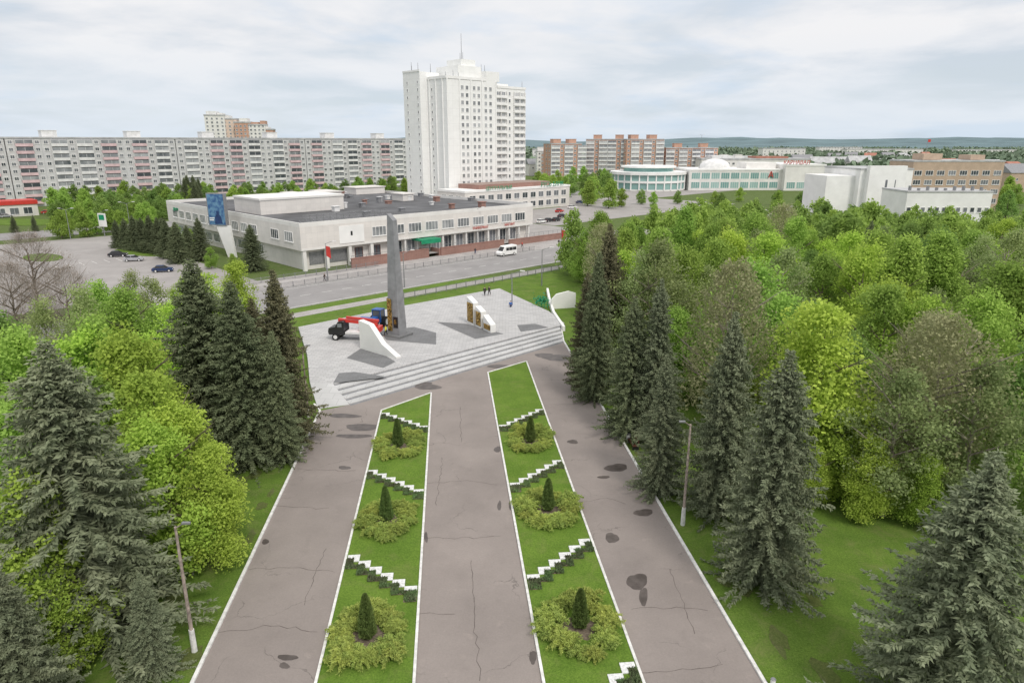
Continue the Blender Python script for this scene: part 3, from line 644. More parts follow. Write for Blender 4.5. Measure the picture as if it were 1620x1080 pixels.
def tower(label,u,y,w,d,ztop,mat,rz=0,steps=(),name='residential_tower',cap=60,fh=3.2,pitch=3.5,roofm=m_roofl):
    x=(u-810)/1080*(y*CP+(H-10)*SP); r=thing(name,label,'building',(x,y),rz)
    MB().box(-w/2,w/2,0,d,0,ztop).build('wall',mat,r); MB().box(-w/2-.3,w/2+.3,-.3,d+.3,ztop+.002,ztop+1.2).build('roof',roofm,r)
    nc=max(2,int(w/pitch)); pl=[(-w/2+(c+.5)*w/nc,0,2+k*fh,0) for k in range(int((ztop-3)/fh),-1,-1) for c in range(nc)]
    windows(r,winmesh(1.8,1.7,m_whiteb,m_glassd,1,.12),pl,cap)
    for (a,b_,c,m_) in steps: MB().box(-w/2+a*w,-w/2+b_*w,1,d-1,ztop+1.203,ztop+c).build('roof_house',m_,r)
    return r
m_peach=M('peach_wall',(.70,.56,.47),.08,.5)
tower('cream high rise with a stepped top behind the left apartment row',347,640,17,16,50,m_white,R(10),((.1,.6,4,m_lgrey),(.65,.9,2.5,m_white)),cap=90)
tower('peach high rise beside the cream one behind the apartment row',370,644,12,16,47,m_peach,R(10),((0,.5,3.5,m_white),),cap=60)
tower('orange brick high rise in the middle of the distant cluster at left',390,640,14,16,44,m_orange,R(10),((.3,.8,4,m_white),))
tower('cream and orange high rise right of the distant cluster at left',412,642,14,16,42,m_white,R(10),((.0,.6,2.8,m_orange),(.7,1,4,m_orange)))
tower('lowest orange high rise at the right end of the distant cluster',428,646,9,16,38,m_orange,R(10),((.0,.6,2.8,m_white),))
def ob_(label,u,y,Lx,fl,cols,rz,mt=m_orange,bm=(m_lgrey,)):
    x=(u-810)/1080*(y*CP+(H-10)*SP); r=thing('brick_apartment_house',label,'building',(x,y),rz)
    block('','',0,0,Lx,fl,mt,14,bal_cols=cols,balmats=bm,root=r,sidew=True,cap=60,huts=2,hutm=mt)
ob_('orange brick apartment house with white balconies, leftmost of the orange group right of the hotel',871,520,25,8,(0,3,6),R(20))
ob_('tallest orange brick apartment house with white bays and roof huts',926,540,33,9,(0,3,5,8),R(-12),m_orange)
ob_('orange brick apartment house with white loggias, third of the orange group',990,528,30,9,(1,4,7),R(14))
ob_('long lower pale and orange apartment house at the right end of the orange group',1052,538,40,7,(0,3,6,9),R(2),m_orange)
ob_('small pale apartment house half hidden behind the leftmost orange one',850,580,14,6,(1,),R(4),m_white,(m_orange,))
ob_('pale low apartment house between the orange group and the mall dome',1136,600,24,4,(1,4),R(0),m_white,(m_orange,))
# ---- glass mall
ml=wroot('glass_mall','white and green glass shopping mall with a rounded corner and small dome',1036,303,R(2))
def ngon(cx,cy,r,n=40): return [(cx+r*math.cos(2*math.pi*i/n),cy+r*math.sin(2*math.pi*i/n)) for i in range(n)]
for z0,z1,r_,m_,nm in ((0,1,22.2,m_white,'base_band'),(1.001,4.6,22,m_glassg,'glazing'),(4.601,5.8,22.6,m_whiteb,'floor_band'),(5.801,9.2,22,m_glassg,'glazing'),(9.201,10.8,23.2,m_whiteb,'cornice'),(10.801,13,15,m_glassg,'glazing'),(13.001,14,16.5,m_whiteb,'roof')):
    MB().prism(ngon(0,20,r_,14 if r_>20 else 20),z0,z1).build(nm,m_,ml)
mu=MB().box(-.35,.35,-.35,.35,.5,9.3).mesh('mullion',m_whiteb)
for i in range(28):
    a=2*math.pi*i/28; q=22.2 if i%2==0 else 22.2*math.cos(math.pi/14); obj('mullion',mu,ml).location=(q*math.cos(a),20+q*math.sin(a),0)
MB().box(22,78,8,40,0,11.4).build('hall_wall',m_white,ml); MB().box(78.003,102,4,40,0,14.2).build('right_wall',m_white,ml); MB().box(21.8,77.9,7.7,40.2,11.402,12.4).box(77.95,102.2,3.7,40.2,14.202,15.2).build('cornice',m_whiteb,ml)
windows(ml,winmesh(5.2,3.8,m_whiteb,m_glassg,3,.15,False),[(26+i*5.9,8,z,0) for i in range(9) for z in (1.2,6.6)]+[(82+i*6,4,z,0) for i in range(3) for z in (1.2,)],name='glass_bay')
dm=MB(); rings=[]; nseg=24
for j in range(8):
    a=j/8*math.pi/2; rings.append([(40+9*math.cos(a)*math.cos(2*math.pi*i/nseg),18+9*math.cos(a)*math.sin(2*math.pi*i/nseg),13.2+5*math.sin(a)) for i in range(nseg)])
vs=[p for r_ in rings for p in r_]+[(40,18,18.2)]
dm.add(vs,[(j*nseg+i,j*nseg+(i+1)%nseg,(j+1)*nseg+(i+1)%nseg,(j+1)*nseg+i) for j in range(7) for i in range(nseg)]+[(7*nseg+i,7*nseg+(i+1)%nseg,len(vs)-1) for i in range(nseg)])
dm.build('dome',m_lgrey,ml); MB().prism(ngon(40,18,9.6,24),12.403,13.19).build('dome_base',m_whiteb,ml)
MB().box(58,76,14,30,12.403,15.8).build('roof_house',m_white,ml)
text('КАРНАВАЛ',2.9,m_redl,ml,(84,3.4,15.3),ext=.2); text('А',5.0,m_redl,ml,(71,7.4,7.4),ext=.2)
tower('long white retail hall with shallow roof behind the glass mall',1195,520,80,20,15,m_white,0,((.1,.3,3,m_lgrey),(.5,.8,2.5,m_redroof)),'retail_hall',40)
def simple(name,label,u0,u1,y,ztop,depth,mat,rz=0,wins=None,roof=m_roofl,cap=100,par=.6):
    k=(y*CP+(H-ztop)*SP)/1080; x0=(u0-810)*k; x1=(u1-810)*k; w=x1-x0
    r=thing(name,label,'building',(x0,y),rz); MB().box(0,w,0,depth,0,ztop).build('wall',mat,r); MB().box(-.15,w+.15,-.15,depth+.15,ztop+.002,ztop+par).build('roof',roof,r)
    if wins:
        ww,wh,z0,pz_,nf,mull=wins[:6]; nc=int(w/(ww*1.45)); windows(r,winmesh(ww,wh,m_whiteb,m_glassd,mull,.12),[((c+.5)*w/nc,0,z0+f*pz_,0) for f in range(nf-1,-1,-1) for c in range(nc)],cap)
    return r,w
r_,w_=simple('cinema_building','tall blank white hall with slot windows, above the right wood',1362,1448,250,18.3,26,m_whiteb,R(3))
MB().box(w_*.1,w_*.8,-2.5,-.003,0,19.8).build('portal',m_whiteb,r_); MB().box(w_*.42,w_*.46,-2.56,-2.502,6,15).box(w_*.6,w_*.615,-2.56,-2.502,5,15).build('slot_window',m_glassd,r_)
b=MB(); b.box(-10.5,-.003,3,20,0,16.2); b.build('side_hall',m_whiteb,r_)
r_,w_=simple('school_building','long tan brick school with rows of windows right of the white hall',1446,1592,290,20.0,18,m_tan,R(1),(3.2,2.0,3.2,3.8,4,2))
MB().box(6,14,4,12,20.7,23.2).box(26,32,4,12,20.7,22.7).build('roof_house',m_tan,r_)
fp=MB(); fp.tube((8,6,23),(8,6,29),.12,.06,6); fp.build('flagpole',m_metal,r_); MB().box(8.1,9.2,5.97,6.03,27.8,28.9).build('flag',m_red,r_)
r_,w_=simple('low_white_building','low bright white building half hidden by the right wood',1436,1568,214,13.0,16,m_whiteb,R(-2),(1.4,1.6,7,3.4,1,0),m_roofl,40,.5)
b=MB()
for i in range(9): b.box(1+i*2.7,1.5+i*2.7,1,2,13.6,14.2+random.random()*.8)
b.build('roof_vent',m_metal,r_)
hs=[(850,600),(862,640),(875,700),(1160,640),(1178,700),(1196,640),(1212,760),(1228,690),(1246,600),(1150,800),(1320,900),(1345,950),(1375,900),(1405,1000),(1435,950),(1490,600),(1508,640),(1527,590),(1545,660),(1563,610),(1590,560),(1607,600),(1600,420),(1615,400),(1330,700),(1465,1050),(1300,640),(1270,720),(1360,640),(1400,720)]
def house(u,y,w,d,h_,rm,wm_,lab):
    x=(u-810)/1080*(y*CP+H*SP); r=thing('distant_house',lab,'house',(x,y),random.uniform(-.5,.5),'distant gabled houses')
    MB().box(-w/2,w/2,0,d,0,h_).build('wall',wm_,r)
    b=MB(); b.add([(-w/2-.5,-.5,h_),(w/2+.5,-.5,h_),(w/2+.5,d+.5,h_),(-w/2-.5,d+.5,h_),(-w/2-.5,d/2,h_+w*.28),(w/2+.5,d/2,h_+w*.28)],[(0,1,5,4),(2,3,4,5),(0,4,3),(1,2,5),(0,3,2,1)]); b.build('roof',rm,r)
    windows(r,winmesh(1.3,1.5,m_whiteb,m_glassd,0),[(-w/4,0,h_*.6,0),(w/4,0,h_*.6,0)])
for i,(u,y) in enumerate(hs):
    house(u,y,random.uniform(10,20),random.uniform(10,14),random.uniform(7,11),random.choice([m_redroof,m_roofl,m_metal,m_metal]),random.choice([m_white,m_cream,m_tan]),'distant gabled house on the plain beyond the town blocks')
for u,y,w,z,l in ((1400,1300,140,14,'long distant pale hall left of the school on the horizon'),(1330,1500,90,16,'distant pale slab near the horizon above the white hall'),(1240,1000,60,18,'distant white slab behind the mall roof letters'),(130,1000,90,20,'distant pale block far behind the left apartment row'),(560,1000,80,22,'distant pale block far behind the row, left of the hotel'),(1560,1400,120,12,'long distant hall at the right near the horizon'),(880,900,60,18,'distant pale block behind the leftmost orange house')):
    tower(l,u,y,w,20,z,m_white,0,(),'distant_block',20,4,6)
# ---------------------------------------------------------------- monument
mx,my=G(629,530,pz); ob=thing('obelisk','tall grey granite obelisk with gold reliefs at its foot on the square','monument',(mx,my,pz),R(-32))
w0,w1,hh=1.08,.52,height_at(mx,my,338)-pz
b=MB(); b.add([(-w0,-w0*.8,.3),(w0,-w0*.8,.3),(w0,w0*.8,.3),(-w0,w0*.8,.3),(-w1,-w1*.8,hh),(w1,-w1*.8,hh-.9),(w1,w1*.8,hh-.9),(-w1,w1*.8,hh)],[(3,2,1,0),(4,5,6,7),(0,1,5,4),(1,2,6,5),(2,3,7,6),(3,0,4,7)]); b.build('shaft',m_granite,ob)
MB().box(-1.7,1.7,-1.5,1.5,0,.3).build('base',m_dark,ob)
def relief(root,x0,x1,z0,z1,y,seed,nx=10,nz=18,dep=.16):
    rr=random.Random(seed); b=MB(); vs=[]
    for j in range(nz+1):
        for i in range(nx+1): vs.append((x0+(x1-x0)*i/nx,y-(.03 if i in(0,nx) or j in (0,nz) else rr.uniform(.03,dep)),z0+(z1-z0)*j/nz))
    b.add(vs,[(j*(nx+1)+i,j*(nx+1)+i+1,(j+1)*(nx+1)+i+1,(j+1)*(nx+1)+i) for j in range(nz) for i in range(nx)])
    return b.build('gold_relief',m_gold,root)
relief(ob,-.98,-.12,.8,5.6,-w0*.8-.01,1)
o=relief(ob,-.72,.72,.8,5.6,0,2); o.rotation_euler=(0,0,W90); o.location=(-w0-.01,0,0)
MB().box(.12,.9,-w0*.8-.06,-w0*.8+.1,1.4,3.0).build('plaque',m_black,ob); MB().box(.33,.7,-w0*.8-.09,-w0*.8-.062,1.9,2.6).build('plaque_emblem',m_gold,ob)
p0=Vector(G(570,551,pz)); p1=Vector(G(627,568,pz)); an=math.atan2(p1.y-p0.y,p1.x-p0.x)
sl=thing('white_stele','white wedge shaped memorial stele sloping down beside the truck','monument',(p0.x,p0.y,pz),an)
L=(p1-p0).length
MB().profile([(0,0),(L,0),(L,.25),(L*.62,1.5),(L*.38,3.2),(L*.3,3.75),(0,4.0)],0,.8).build('slab',m_whiteb,sl)
p0=Vector(G(739,510,pz)); p1=Vector(G(777,527,pz)); an=math.atan2(p1.y-p0.y,p1.x-p0.x); L=(p1-p0).length
s2=thing('relief_stele','white memorial stele with gold relief panels right of the obelisk','monument',(p0.x,p0.y,pz),an)
for a,b_,za,zb in ((0,.28,4.2,3.5),(.37,.6,3.2,2.6),(.69,.98,2.3,1.2)):
    MB().profile([(a*L,0),(b_*L,0),(b_*L,zb),(a*L,za)],0,.9).build('slab',m_whiteb,s2)
    relief(s2,a*L+.1,b_*L-.1,.3,zb-.1,0,int(a*100),6,12,.2)
    o=relief(s2,.05,.85,.3,za-.3,0,int(a*100)+9,4,12,.2); o.rotation_euler=(0,0,W90); o.location=(a*L-.01,.9,0)
wp=[G(u,v) for u,v in ((866,462),(870,482),(876,500),(892,524))]
cw=thing('curved_wall','white low curving wall at the right corner of the square','wall',wp[0])
b=MB()
for i in range(3):
    a=Vector(wp[i])-Vector(wp[0]); c=Vector(wp[i+1])-Vector(wp[0]); d=(c-a).normalized(); q=Vector((-d.y,d.x))*.2
    b.prism([tuple(a-q),tuple(c-q),tuple(c+q),tuple(a+q)],0,.8)
b.build('wall',m_whiteb,cw); qx,qy=Vector(G(872,489))-Vector(wp[0]); o=MB().profile([(0,0),(4.5,0),(4.5,2.6),(3.2,3.0),(1.0,2.6),(0,1.6)],0,.4).build('stage_slab',m_whiteb,cw); o.location=(qx,qy,0); o.rotation_euler=(0,0,R(15))
gx,gy=G(857,488); gs=thing('green_sculpture','small green and white ornamental figure on the lawn beside the square','sculpture',(gx,gy))
b=MB()
for i in range(5): b.tube((i*.5-1,0,0),(i*.5-1,0,1.2+.4*(i%2)),.05,.05,5)
for i in range(3): b.tube((-1,0,.4+i*.5),(1,0,.4+i*.5),.06,.06,5)
b.build('frame',m_green,gs); V,Fq=quads(rng.normal(size=(260,3))*np.array([.7,.3,.4])+np.array([0,0,1.5]),.14); obj('planting',npmesh('planting',V,Fq,m_green),gs)
# ---------------------------------------------------------------- flower beds
m_thuja=leafmat('thuja',(.22,.29,.09),(.15,.21,.065),.15,.1,3); m_jun=leafmat('juniper',(.56,.62,.17),(.38,.46,.13),.3,.12,1.5); m_tul=leafmat('tulip_leaves',(.21,.31,.13),(.17,.17,.11),.2,.1,.9)
def thujamesh():
    n=7000; r=np.random.default_rng(3); f=r.uniform(0,1,n)**.8; a=r.uniform(0,6.28,n); rad=.46*np.power(np.maximum(0,1-f),.55)*(np.clip(f*6+.5,0,1))*(r.uniform(.7,1.1,n))*(1+.14*np.sin(a*5+f*9))
    Pt=np.stack([rad*np.cos(a),rad*np.sin(a),.05+f*2.65],1); d=unit(np.stack([np.cos(a)*.35,np.sin(a)*.35,np.ones(n)],1)+r.normal(size=(n,3))*.25)
    s=unit(np.cross(d,r.normal(size=(n,3))))*.028; L=.16
    return npmesh('foliage',np.stack([Pt-s,Pt+s,Pt+d*L+s*.3,Pt+d*L-s*.3],1).reshape(-1,3),np.arange(4*n).reshape(-1,4),m_thuja)
thm=thujamesh()
def junmesh(seed):
    r=np.random.default_rng(seed); P0=[];D=[]
    for i in range(42):
        a=r.uniform(0,6.28); L=r.uniform(.3,1.25); hz=r.uniform(.15,.75); k=20; t=np.linspace(.1,1,k)
        p=np.stack([np.cos(a)*L*t,np.sin(a)*L*t,.06+hz*np.sin(t*2.3)*.9],1)
        for q in range(7):
            P0.append(p+r.normal(size=(k,3))*.05); D.append(unit(np.array([[math.cos(a),math.sin(a),.35]])*.7+r.normal(size=(k,3))*.8))
    Pt=np.concatenate(P0);D=np.concatenate(D);n=len(Pt); s=unit(np.cross(D,r.normal(size=(n,3))))*.03; L=r.uniform(.08,.19,(n,1))
    return npmesh('foliage',np.stack([Pt-s,Pt+s,Pt+D*L+s*.4,Pt+D*L-s*.4],1).reshape(-1,3),np.arange(4*n).reshape(-1,4),m_jun)
jm=[junmesh(i) for i in range(3)]
side={'l':('left',tl[1],tl[2]),'r':('right',tl[3],tl[4])}
cen={'l':[(630,708),(612,826),(582,1010)],'r':[(839,700),(867,808),(917,993)]}
for sd_ in 'lr':
    nm,ta,tb=side[sd_]
    for (cu,cv),w_ in zip(cen[sd_],('far','middle','near')):
        s,t=toA(*G(cu,cv)); x,y=A(s,t)
        th=thing('conical_thuja','dark green cone shaped thuja in the %s ring of the %s flower bed'%(w_,nm),'shrub',(x,y,.09)); obj('foliage',thm,th); MB().tube((0,0,0),(0,0,.5),.06,.05,6).build('stem',m_bark,th); th.scale=(1.05,1.05,random.uniform(.92,1.08))
        struct(MB().sheet([A(s+1.0*math.cos(q)*1.1*(1+.14*math.sin(q*5)),t+1.0*math.sin(q)*(1+.14*math.sin(q*4+1))) for q in np.linspace(0,6.283,25)[:-1]],.094).build('soil_patch',m_soil))
        for i in range(14):
            a=i/14*6.283+.2+random.uniform(-.2,.2); rr=random.uniform(.75,1.15)
            jx,jy=A(s+2.2*rr*math.cos(a),max(ta+.75,min(tb-.75,t+1.75*rr*math.sin(a))))
            jt=thing('juniper_shrub','low spreading yellow green juniper ringing the %s thuja of the %s flower bed'%(w_,nm),'shrub',(jx,jy,.09),random.uniform(0,6.28),'junipers of the %s ring in the %s bed'%(w_,nm))
            q=random.uniform(.6,1.05); jt.scale=(q,q,q*random.uniform(.75,1.1)); obj('foliage',jm[i%3],jt)
zig={'l':[(655,'first'),(745,'second'),(878,'third')],'r':[(648,'first'),(730,'second'),(857,'third'),(1058,'fourth')]}
N=6
m_block=M('white_block',(.74,.74,.73),.2,6)
for sd_ in 'lr':
    nm,ta,tb=side[sd_]
    for v,wd in zig[sd_]:
        s0=toA(*G(600 if sd_=='l' else 880,v))[0]; W=tb-ta-.3; stp=W/N; ds=.78; ew=.42
        zr=thing('stepped_edging','white zigzag stone edging, %s from the square in the %s flower bed'%(wd,nm),'edging',(*A(s0,ta+.15),.09),AA)
        ed=MB(); so=MB(); tp=[]
        for i in range(N):
            j=i if sd_=='l' else N-1-i
            y=-j*ds; x0,x1=i*stp,(i+1)*stp
            ed.box(x0,x1,y-ew,y,0,.07)
            if j<N-1:
                if sd_=='l': ed.box(x1-.36,x1,y-ds+.001,y-ew-.001,0,.069)
                else: ed.box(x0,x0+.36,y-ds+.001,y-ew-.001,0,.069)
            q0,q1=(x0,x1-.38) if (sd_=='l' and j<N-1) else (x0+(.38 if sd_=='r' and j<N-1 else 0),x1)
            so.box(q0,q1,y-1.55,y-ew-.02,0,.03)
            if j<N-1:
                qa,qb=(x1-.378,x1-.002) if sd_=='l' else (x0+.002,x0+.378)
                so.box(qa,qb,y-1.55,y-ds-ew-.02,0,.029)
            nq=300; pp=np.stack([rng.uniform(q0,q1,nq),rng.uniform(y-1.6,y-ew-.04,nq),np.full(nq,.03)],1); tp.append(pp)
            if j<N-1: tp.append(np.stack([rng.uniform(qa,qb,60),rng.uniform(y-1.55,y-ds-ew-.04,60),np.full(60,.03)],1))
        ed.build('edging',m_block,zr)
        tu=thing('tulip_planting','dark leafy flower planting below the %s zigzag edging of the %s bed'%(wd,nm),'flowers',(*A(s0,ta+.15),.09),AA)
        so.build('soil',m_soil,tu); Pt=np.concatenate(tp); n=len(Pt); d=unit(rng.normal(size=(n,3))*.35+np.array([0,0,1])); s=unit(np.cross(d,rng.normal(size=(n,3))))*.045; L=rng.uniform(.1,.24,(n,1))
        stuff(obj('leaves',npmesh('leaves',np.stack([Pt-s*.5,Pt+d*L*.5-s,Pt+d*L,Pt+d*L*.5+s],1).reshape(-1,3),np.arange(4*n).reshape(-1,4),m_tul),tu))
# ---------------------------------------------------------------- lamps, benches
def alley_lamp(u,vb,vt,label):
    x,y=G(u,vb); h=height_at(x,y,vt); t=thing('alley_lamp',label,'street lamp',(x,y),0,'alley lamp posts')
    MB().tube((0,0,0),(0,0,1.5),.17,.15,12).build('painted_base',m_kerb,t); MB().tube((0,0,1.5),(0,0,h-.3),.11,.07,10).build('pole',m_rust,t)
    s=1 if u<700 else -1
    MB().tube((0,0,h-.4),(s*.45,0,h-.1),.04,.035,6).build('arm',m_rust,t)
    MB().prism([(s*.4,-.09),(s*.85,-.07),(s*.85,.07),(s*.4,.09)],h-.13,h-.02).build('lamp_head',m_metal,t); return t
alley_lamp(1080,830,665,'tall lamp post with rusty pole and white base between spruces right of the alley')
alley_lamp(308,1030,825,'lamp post with white foot under the huge spruce at left'); alley_lamp(488,660,545,'lamp post with white foot at the left corner of the steps'); alley_lamp(931,585,440,'lamp post with white foot at the top of the right path')
x,y=A(32.5,-16.6); tree('spruceblue',x,y,6.4,'half grown spruce standing in front of the lower left lamp post',None,1.0)
x,y=G(1222,1086); t=thing('white_post','short white painted post at the bottom edge right of the alley','post',(x,y)); MB().tube((0,0,0),(0,0,.5),.14,.13,12).build('shaft',m_kerb,t); MB().tube((0,0,.501),(0,0,.56),.15,.1,12).build('cap',m_metal,t)
def bench(u,v,rz,label):
    x,y=G(u,v); t=thing('park_bench',label,'bench',(x,y),rz,'alley benches')
    b=MB(); [b.box(-.95,.95,-.25+i*.17,-.12+i*.17,.42,.46) for i in range(3)]; b.build('seat',m_wood,t)
    b=MB(); [b.box(-.95,.95,.28,.32,.55+i*.15,.66+i*.15) for i in range(3)]; b.build('backrest',m_wood,t)
    for s in (-1,1): b=MB(); b.box(s*.8-.05,s*.8+.05,-.25,.3,0,.415); b.box(s*.8-.04,s*.8+.04,.325,.37,0,1.0); b.build('leg',m_black,t)
bench(462,726,AA+R(90),'dark wooden bench on the left lawn edge of the alley'); bench(1001,706,AA-R(90),'dark wooden bench on the right lawn edge of the alley')
for u,v,l in ((467,716,'left'),(994,698,'right')):
    x,y=G(u,v); t=thing('litter_bin','small white litter bin beside the %s alley bench'%l,'bin',(x,y),0); MB().tube((0,0,.05),(0,0,.75),.2,.24,12).build('bucket',m_kerb,t); MB().tube((0,0,.751),(0,0,.8),.25,.25,12).build('rim',m_metal,t)
def pole_lamp(u,vb,vt,label,double=False,r=.09,flag=False):
    x,y=G(u,vb); h=height_at(x,y,vt); t=thing('street_lamp',label,'street lamp',(x,y,0),random.uniform(-.5,.5)); MB().tube((0,0,0),(0,0,h),r*1.5,r*.7,8).build('pole',m_metal,t)
    for s in ((1,-1) if double else (1,)):
        MB().tube((0,0,h-.1),(s*1.6,0,h+.5),.05,.04,5).build('arm',m_metal,t); MB().box(min(s*1.5,s*2.3),max(s*1.5,s*2.3),-.15,.15,h+.42,h+.56).build('lamp_head',m_lgrey,t)
    if flag: MB().add([(.08,0,h-2.6),(1.0,.1,h-3.2),(1.0,-.1,h-.7),(.08,0,h-.5)],[(0,1,2,3)]).build('flag',m_red,t)
    return t
for a in ((519,445,385,'lamp post with a red flag at the left end of the shopping centre',False,.09,True),(887,418,360,'lamp post with a red flag at the right end of the road fence',False,.09,True),(208,372,322,'street lamp beside the trees on the left avenue',True),(112,378,332,'street lamp at the parking entrance at left',True),(932,300,252,'street lamp between hotel and glass mall',False),(755,392,330,'slim street lamp in front of the shop windows',False),(857,452,395,'slim street lamp beside the footpath right of the square',False),(1104,300,214,'tall mast lamp in front of the glass mall',True),(810,486,432,'slim blue grey lamp on the edge of the square',False),(165,370,335,'street lamp behind the small advertising panel',False),(640,455,400,'slim street lamp beside the road behind the obelisk',False)): pole_lamp(*a)
def fence(x0,x1,y,label,h=1.1,mat=m_metal,sp=2.5):
    r=broot('road_fence',label,x0,y,cat='fence'); n=int((x1-x0)/sp)
    pm=MB().box(-.05,.05,-.05,.05,0,h+.1).mesh('post',mat)
    for i in range(min(n+1,99)): o=obj('post',pm,r); o.location=(i*sp,0,0)
    b=MB(); b.box(0,x1-x0,-.02,.02,.15,.2).box(0,x1-x0,-.02,.02,h-.05,h)
    k=0.0
    while k<x1-x0: b.box(k,k+.025,-.012,.012,.201,h-.051); k+=.17
    b.build('railing',mat,r); return r
fence(0,78,-38.6,'grey metal railing between the square and the footpath',1.2); fence(-22,60,-14.0,'grey metal railing along the far kerb of the road'); fence(-20,16,-6,'grey metal railing below the left corner of the shopping centre',1.2)
# ---------------------------------------------------------------- billboards
bx_,by_=G(362,407); bb=thing('advertising_board','big blue advertising board on a slanted white pylon before the shopping centre','billboard',(bx_,by_),R(-14))
hb=height_at(bx_,by_,357); ht_=height_at(bx_,by_,306)
MB().profile([(-.2,0),(2.0,0),(1.2,hb),(-2.6,hb)],0,.7).build('pylon',m_whiteb,bb); MB().box(-4.4,.6,-.2,.9,hb+.002,ht_).build('panel',m_metal,bb)
m_sc,nt,out=newmat('poster_blue'); g=objv(nt)
finish(nt,out,mixc(nt,ramp(nt,noise(nt,.9,4,g),.4,.6),(.04,.11,.26),(.14,.28,.42)),.5)
MB().add([(-4.2,-.22,hb+.2),(.4,-.22,hb+.2),(.4,-.22,ht_-.2),(-4.2,-.22,ht_-.2)],[(0,1,2,3)]).build('poster',m_sc,bb)
MB().add([(-2.6,-.24,hb+.4),(-.4,-.24,hb+.4),(-.7,-.24,hb+2.2),(-1.2,-.24,hb+2.8),(-1.2,-.24,hb+3.6),(-1.9,-.24,hb+3.6),(-1.9,-.24,hb+2.8),(-2.4,-.24,hb+2.2)],[tuple(range(8))]).build('poster_figure',M('poster_navy',(.03,.06,.16)),bb)
MB().box(-4.0,-2.8,-.245,-.225,hb+1.2,hb+1.5).box(-4.0,-2.6,-.245,-.225,hb+1.7,hb+1.95).build('poster_lines',m_whiteb,bb)
sx0,sy0=G(166,374); sb=thing('small_billboard','white upright advertising panel on a pole beside the left avenue','billboard',(sx0,sy0),R(-20)); MB().tube((0,0,0),(0,0,3),.12,.12).build('pole',m_metal,sb); MB().box(-1.5,1.5,-.15,.15,3,7).build('panel',m_whiteb,sb); MB().box(-1.1,1.1,-.17,-.152,5,6.6).build('poster',m_green,sb)
# ---------------------------------------------------------------- vehicles
_w=MB(); _w.tube((0,-.11,0),(0,.11,0),.32,.32,16); whm=_w.mesh('wheel',m_tyre); _r=MB(); _r.tube((0,-.12,0),(0,.12,0),.19,.19,12); rim=_r.mesh('rim',m_lgrey)
def wheels(root,pts,sc=1.0,w=1.0):
    for x,y in pts:
        o=obj('wheel',whm,root); o.location=(x,y,.32*sc); o.scale=(sc,sc*w,sc); obj('rim',rim,o)
def car(x,y,rz,mat,label,grp=None,kind='car',z=0):
    r=thing('parked_car' if kind=='car' else 'minivan',label,'car' if kind=='car' else 'van',(x,y,z),rz,grp)
    if kind=='car':
        prof=[(-2.15,.32),(2.15,.3),(2.2,.6),(2.05,.78),(1.1,.92),(-1.5,.95),(-2.1,.9),(-2.2,.6)]; hw=.86
        b=MB(); ys=[-hw,-hw*.93,hw*.93,hw]; sc_=[.96,1,1,.96]; vs=[]
        for yy,s in zip(ys,sc_): vs+=[(p*s,yy,.62+(q-.62)*(.9 if s<1 else 1)) for p,q in prof]
        k=len(prof); b.add(vs,[tuple(range(k)),tuple(range(4*k-1,3*k-1,-1))]+[(j*k+i,(j+1)*k+i,(j+1)*k+(i+1)%k,j*k+(i+1)%k) for j in range(3) for i in range(k)]); b.build('body',mat,r)
        b=MB(); b.add([(-1.75,-.76,.94),(1.05,-.76,.92),(1.05,.76,.92),(-1.75,.76,.94),(-1.25,-.6,1.42),(.25,-.6,1.42),(.25,.6,1.42),(-1.25,.6,1.42)],[(0,1,5,4),(1,2,6,5),(2,3,7,6),(3,0,4,7)]); b.build('side_glass',m_black,r)
        b=MB(); b.prism([(-1.3,-.63),(.3,-.63),(.3,.63),(-1.3,.63)],1.421,1.47,[(-1.15,-.55),(.15,-.55),(.15,.55),(-1.15,.55)])
        for s in (-1,1): b.tube((-.4,s*.765,.95),(-.45,s*.61,1.43),.04,.04,4)
        b.build('roof',mat,r); wheels(r,[(s*1.35,t*.8) for s in (-1,1) for t in (-1,1)])
        for s in (-1,1): MB().box(2.1,2.215,s*.6-.15,s*.6+.15,.6,.74).build('headlight',m_whiteb,r); MB().box(-2.215,-2.1,s*.62-.13,s*.62+.13,.65,.8).build('tail_light',m_red,r)
    else:
        prof=[(-2.9,.35),(2.8,.33),(2.95,.6),(2.85,1.0),(2.1,1.3),(1.35,2.35),(1.0,2.5),(-2.8,2.55),(-2.95,2.3)]; hw=1.0; b=MB(); vs=[]
        for yy,s in ((-hw,.97),(-hw*.9,1),(hw*.9,1),(hw,.97)): vs+=[(p*s,yy,.6+(q-.6)*s) for p,q in prof]
        k=len(prof); b.add(vs,[tuple(range(k)),tuple(range(4*k-1,3*k-1,-1))]+[(j*k+i,(j+1)*k+i,(j+1)*k+(i+1)%k,j*k+(i+1)%k) for j in range(3) for i in range(k)]); b.build('body',mat,r)
        for s in (-1,1):
            for xa,xb in ((-2.6,-1.4),(-1.3,-.1),(0,.95)): MB().box(xa,xb,min(s*1.0,s*1.02),max(s*1.0,s*1.02),1.35,2.1).build('side_window',m_black,r)
            MB().box(2.78,2.9,s*.7-.15,s*.7+.15,.75,1.0).build('headlight',m_lgrey,r)
        MB().add([(2.12,-.85,1.33),(2.12,.85,1.33),(1.42,.8,2.3),(1.42,-.8,2.3)],[(0,1,2,3)]).build('windscreen',m_black,r)
        wheels(r,[(s*1.85,t*.92) for s in (-1,1) for t in (-1,1)],1.15)
    return r
x,y=G(801,404); car(x,y,FA+math.pi,m_whiteb,'white passenger minivan driving on the road before the shopping centre',None,'van',.035)
m_silver=M('silver_paint',(.5,.5,.52),.05,1,.35,.4); m_navy=M('navy_paint',(.03,.05,.12),.05,1,.35); m_darkc=M('dark_paint',(.04,.04,.045),.05,1,.35)
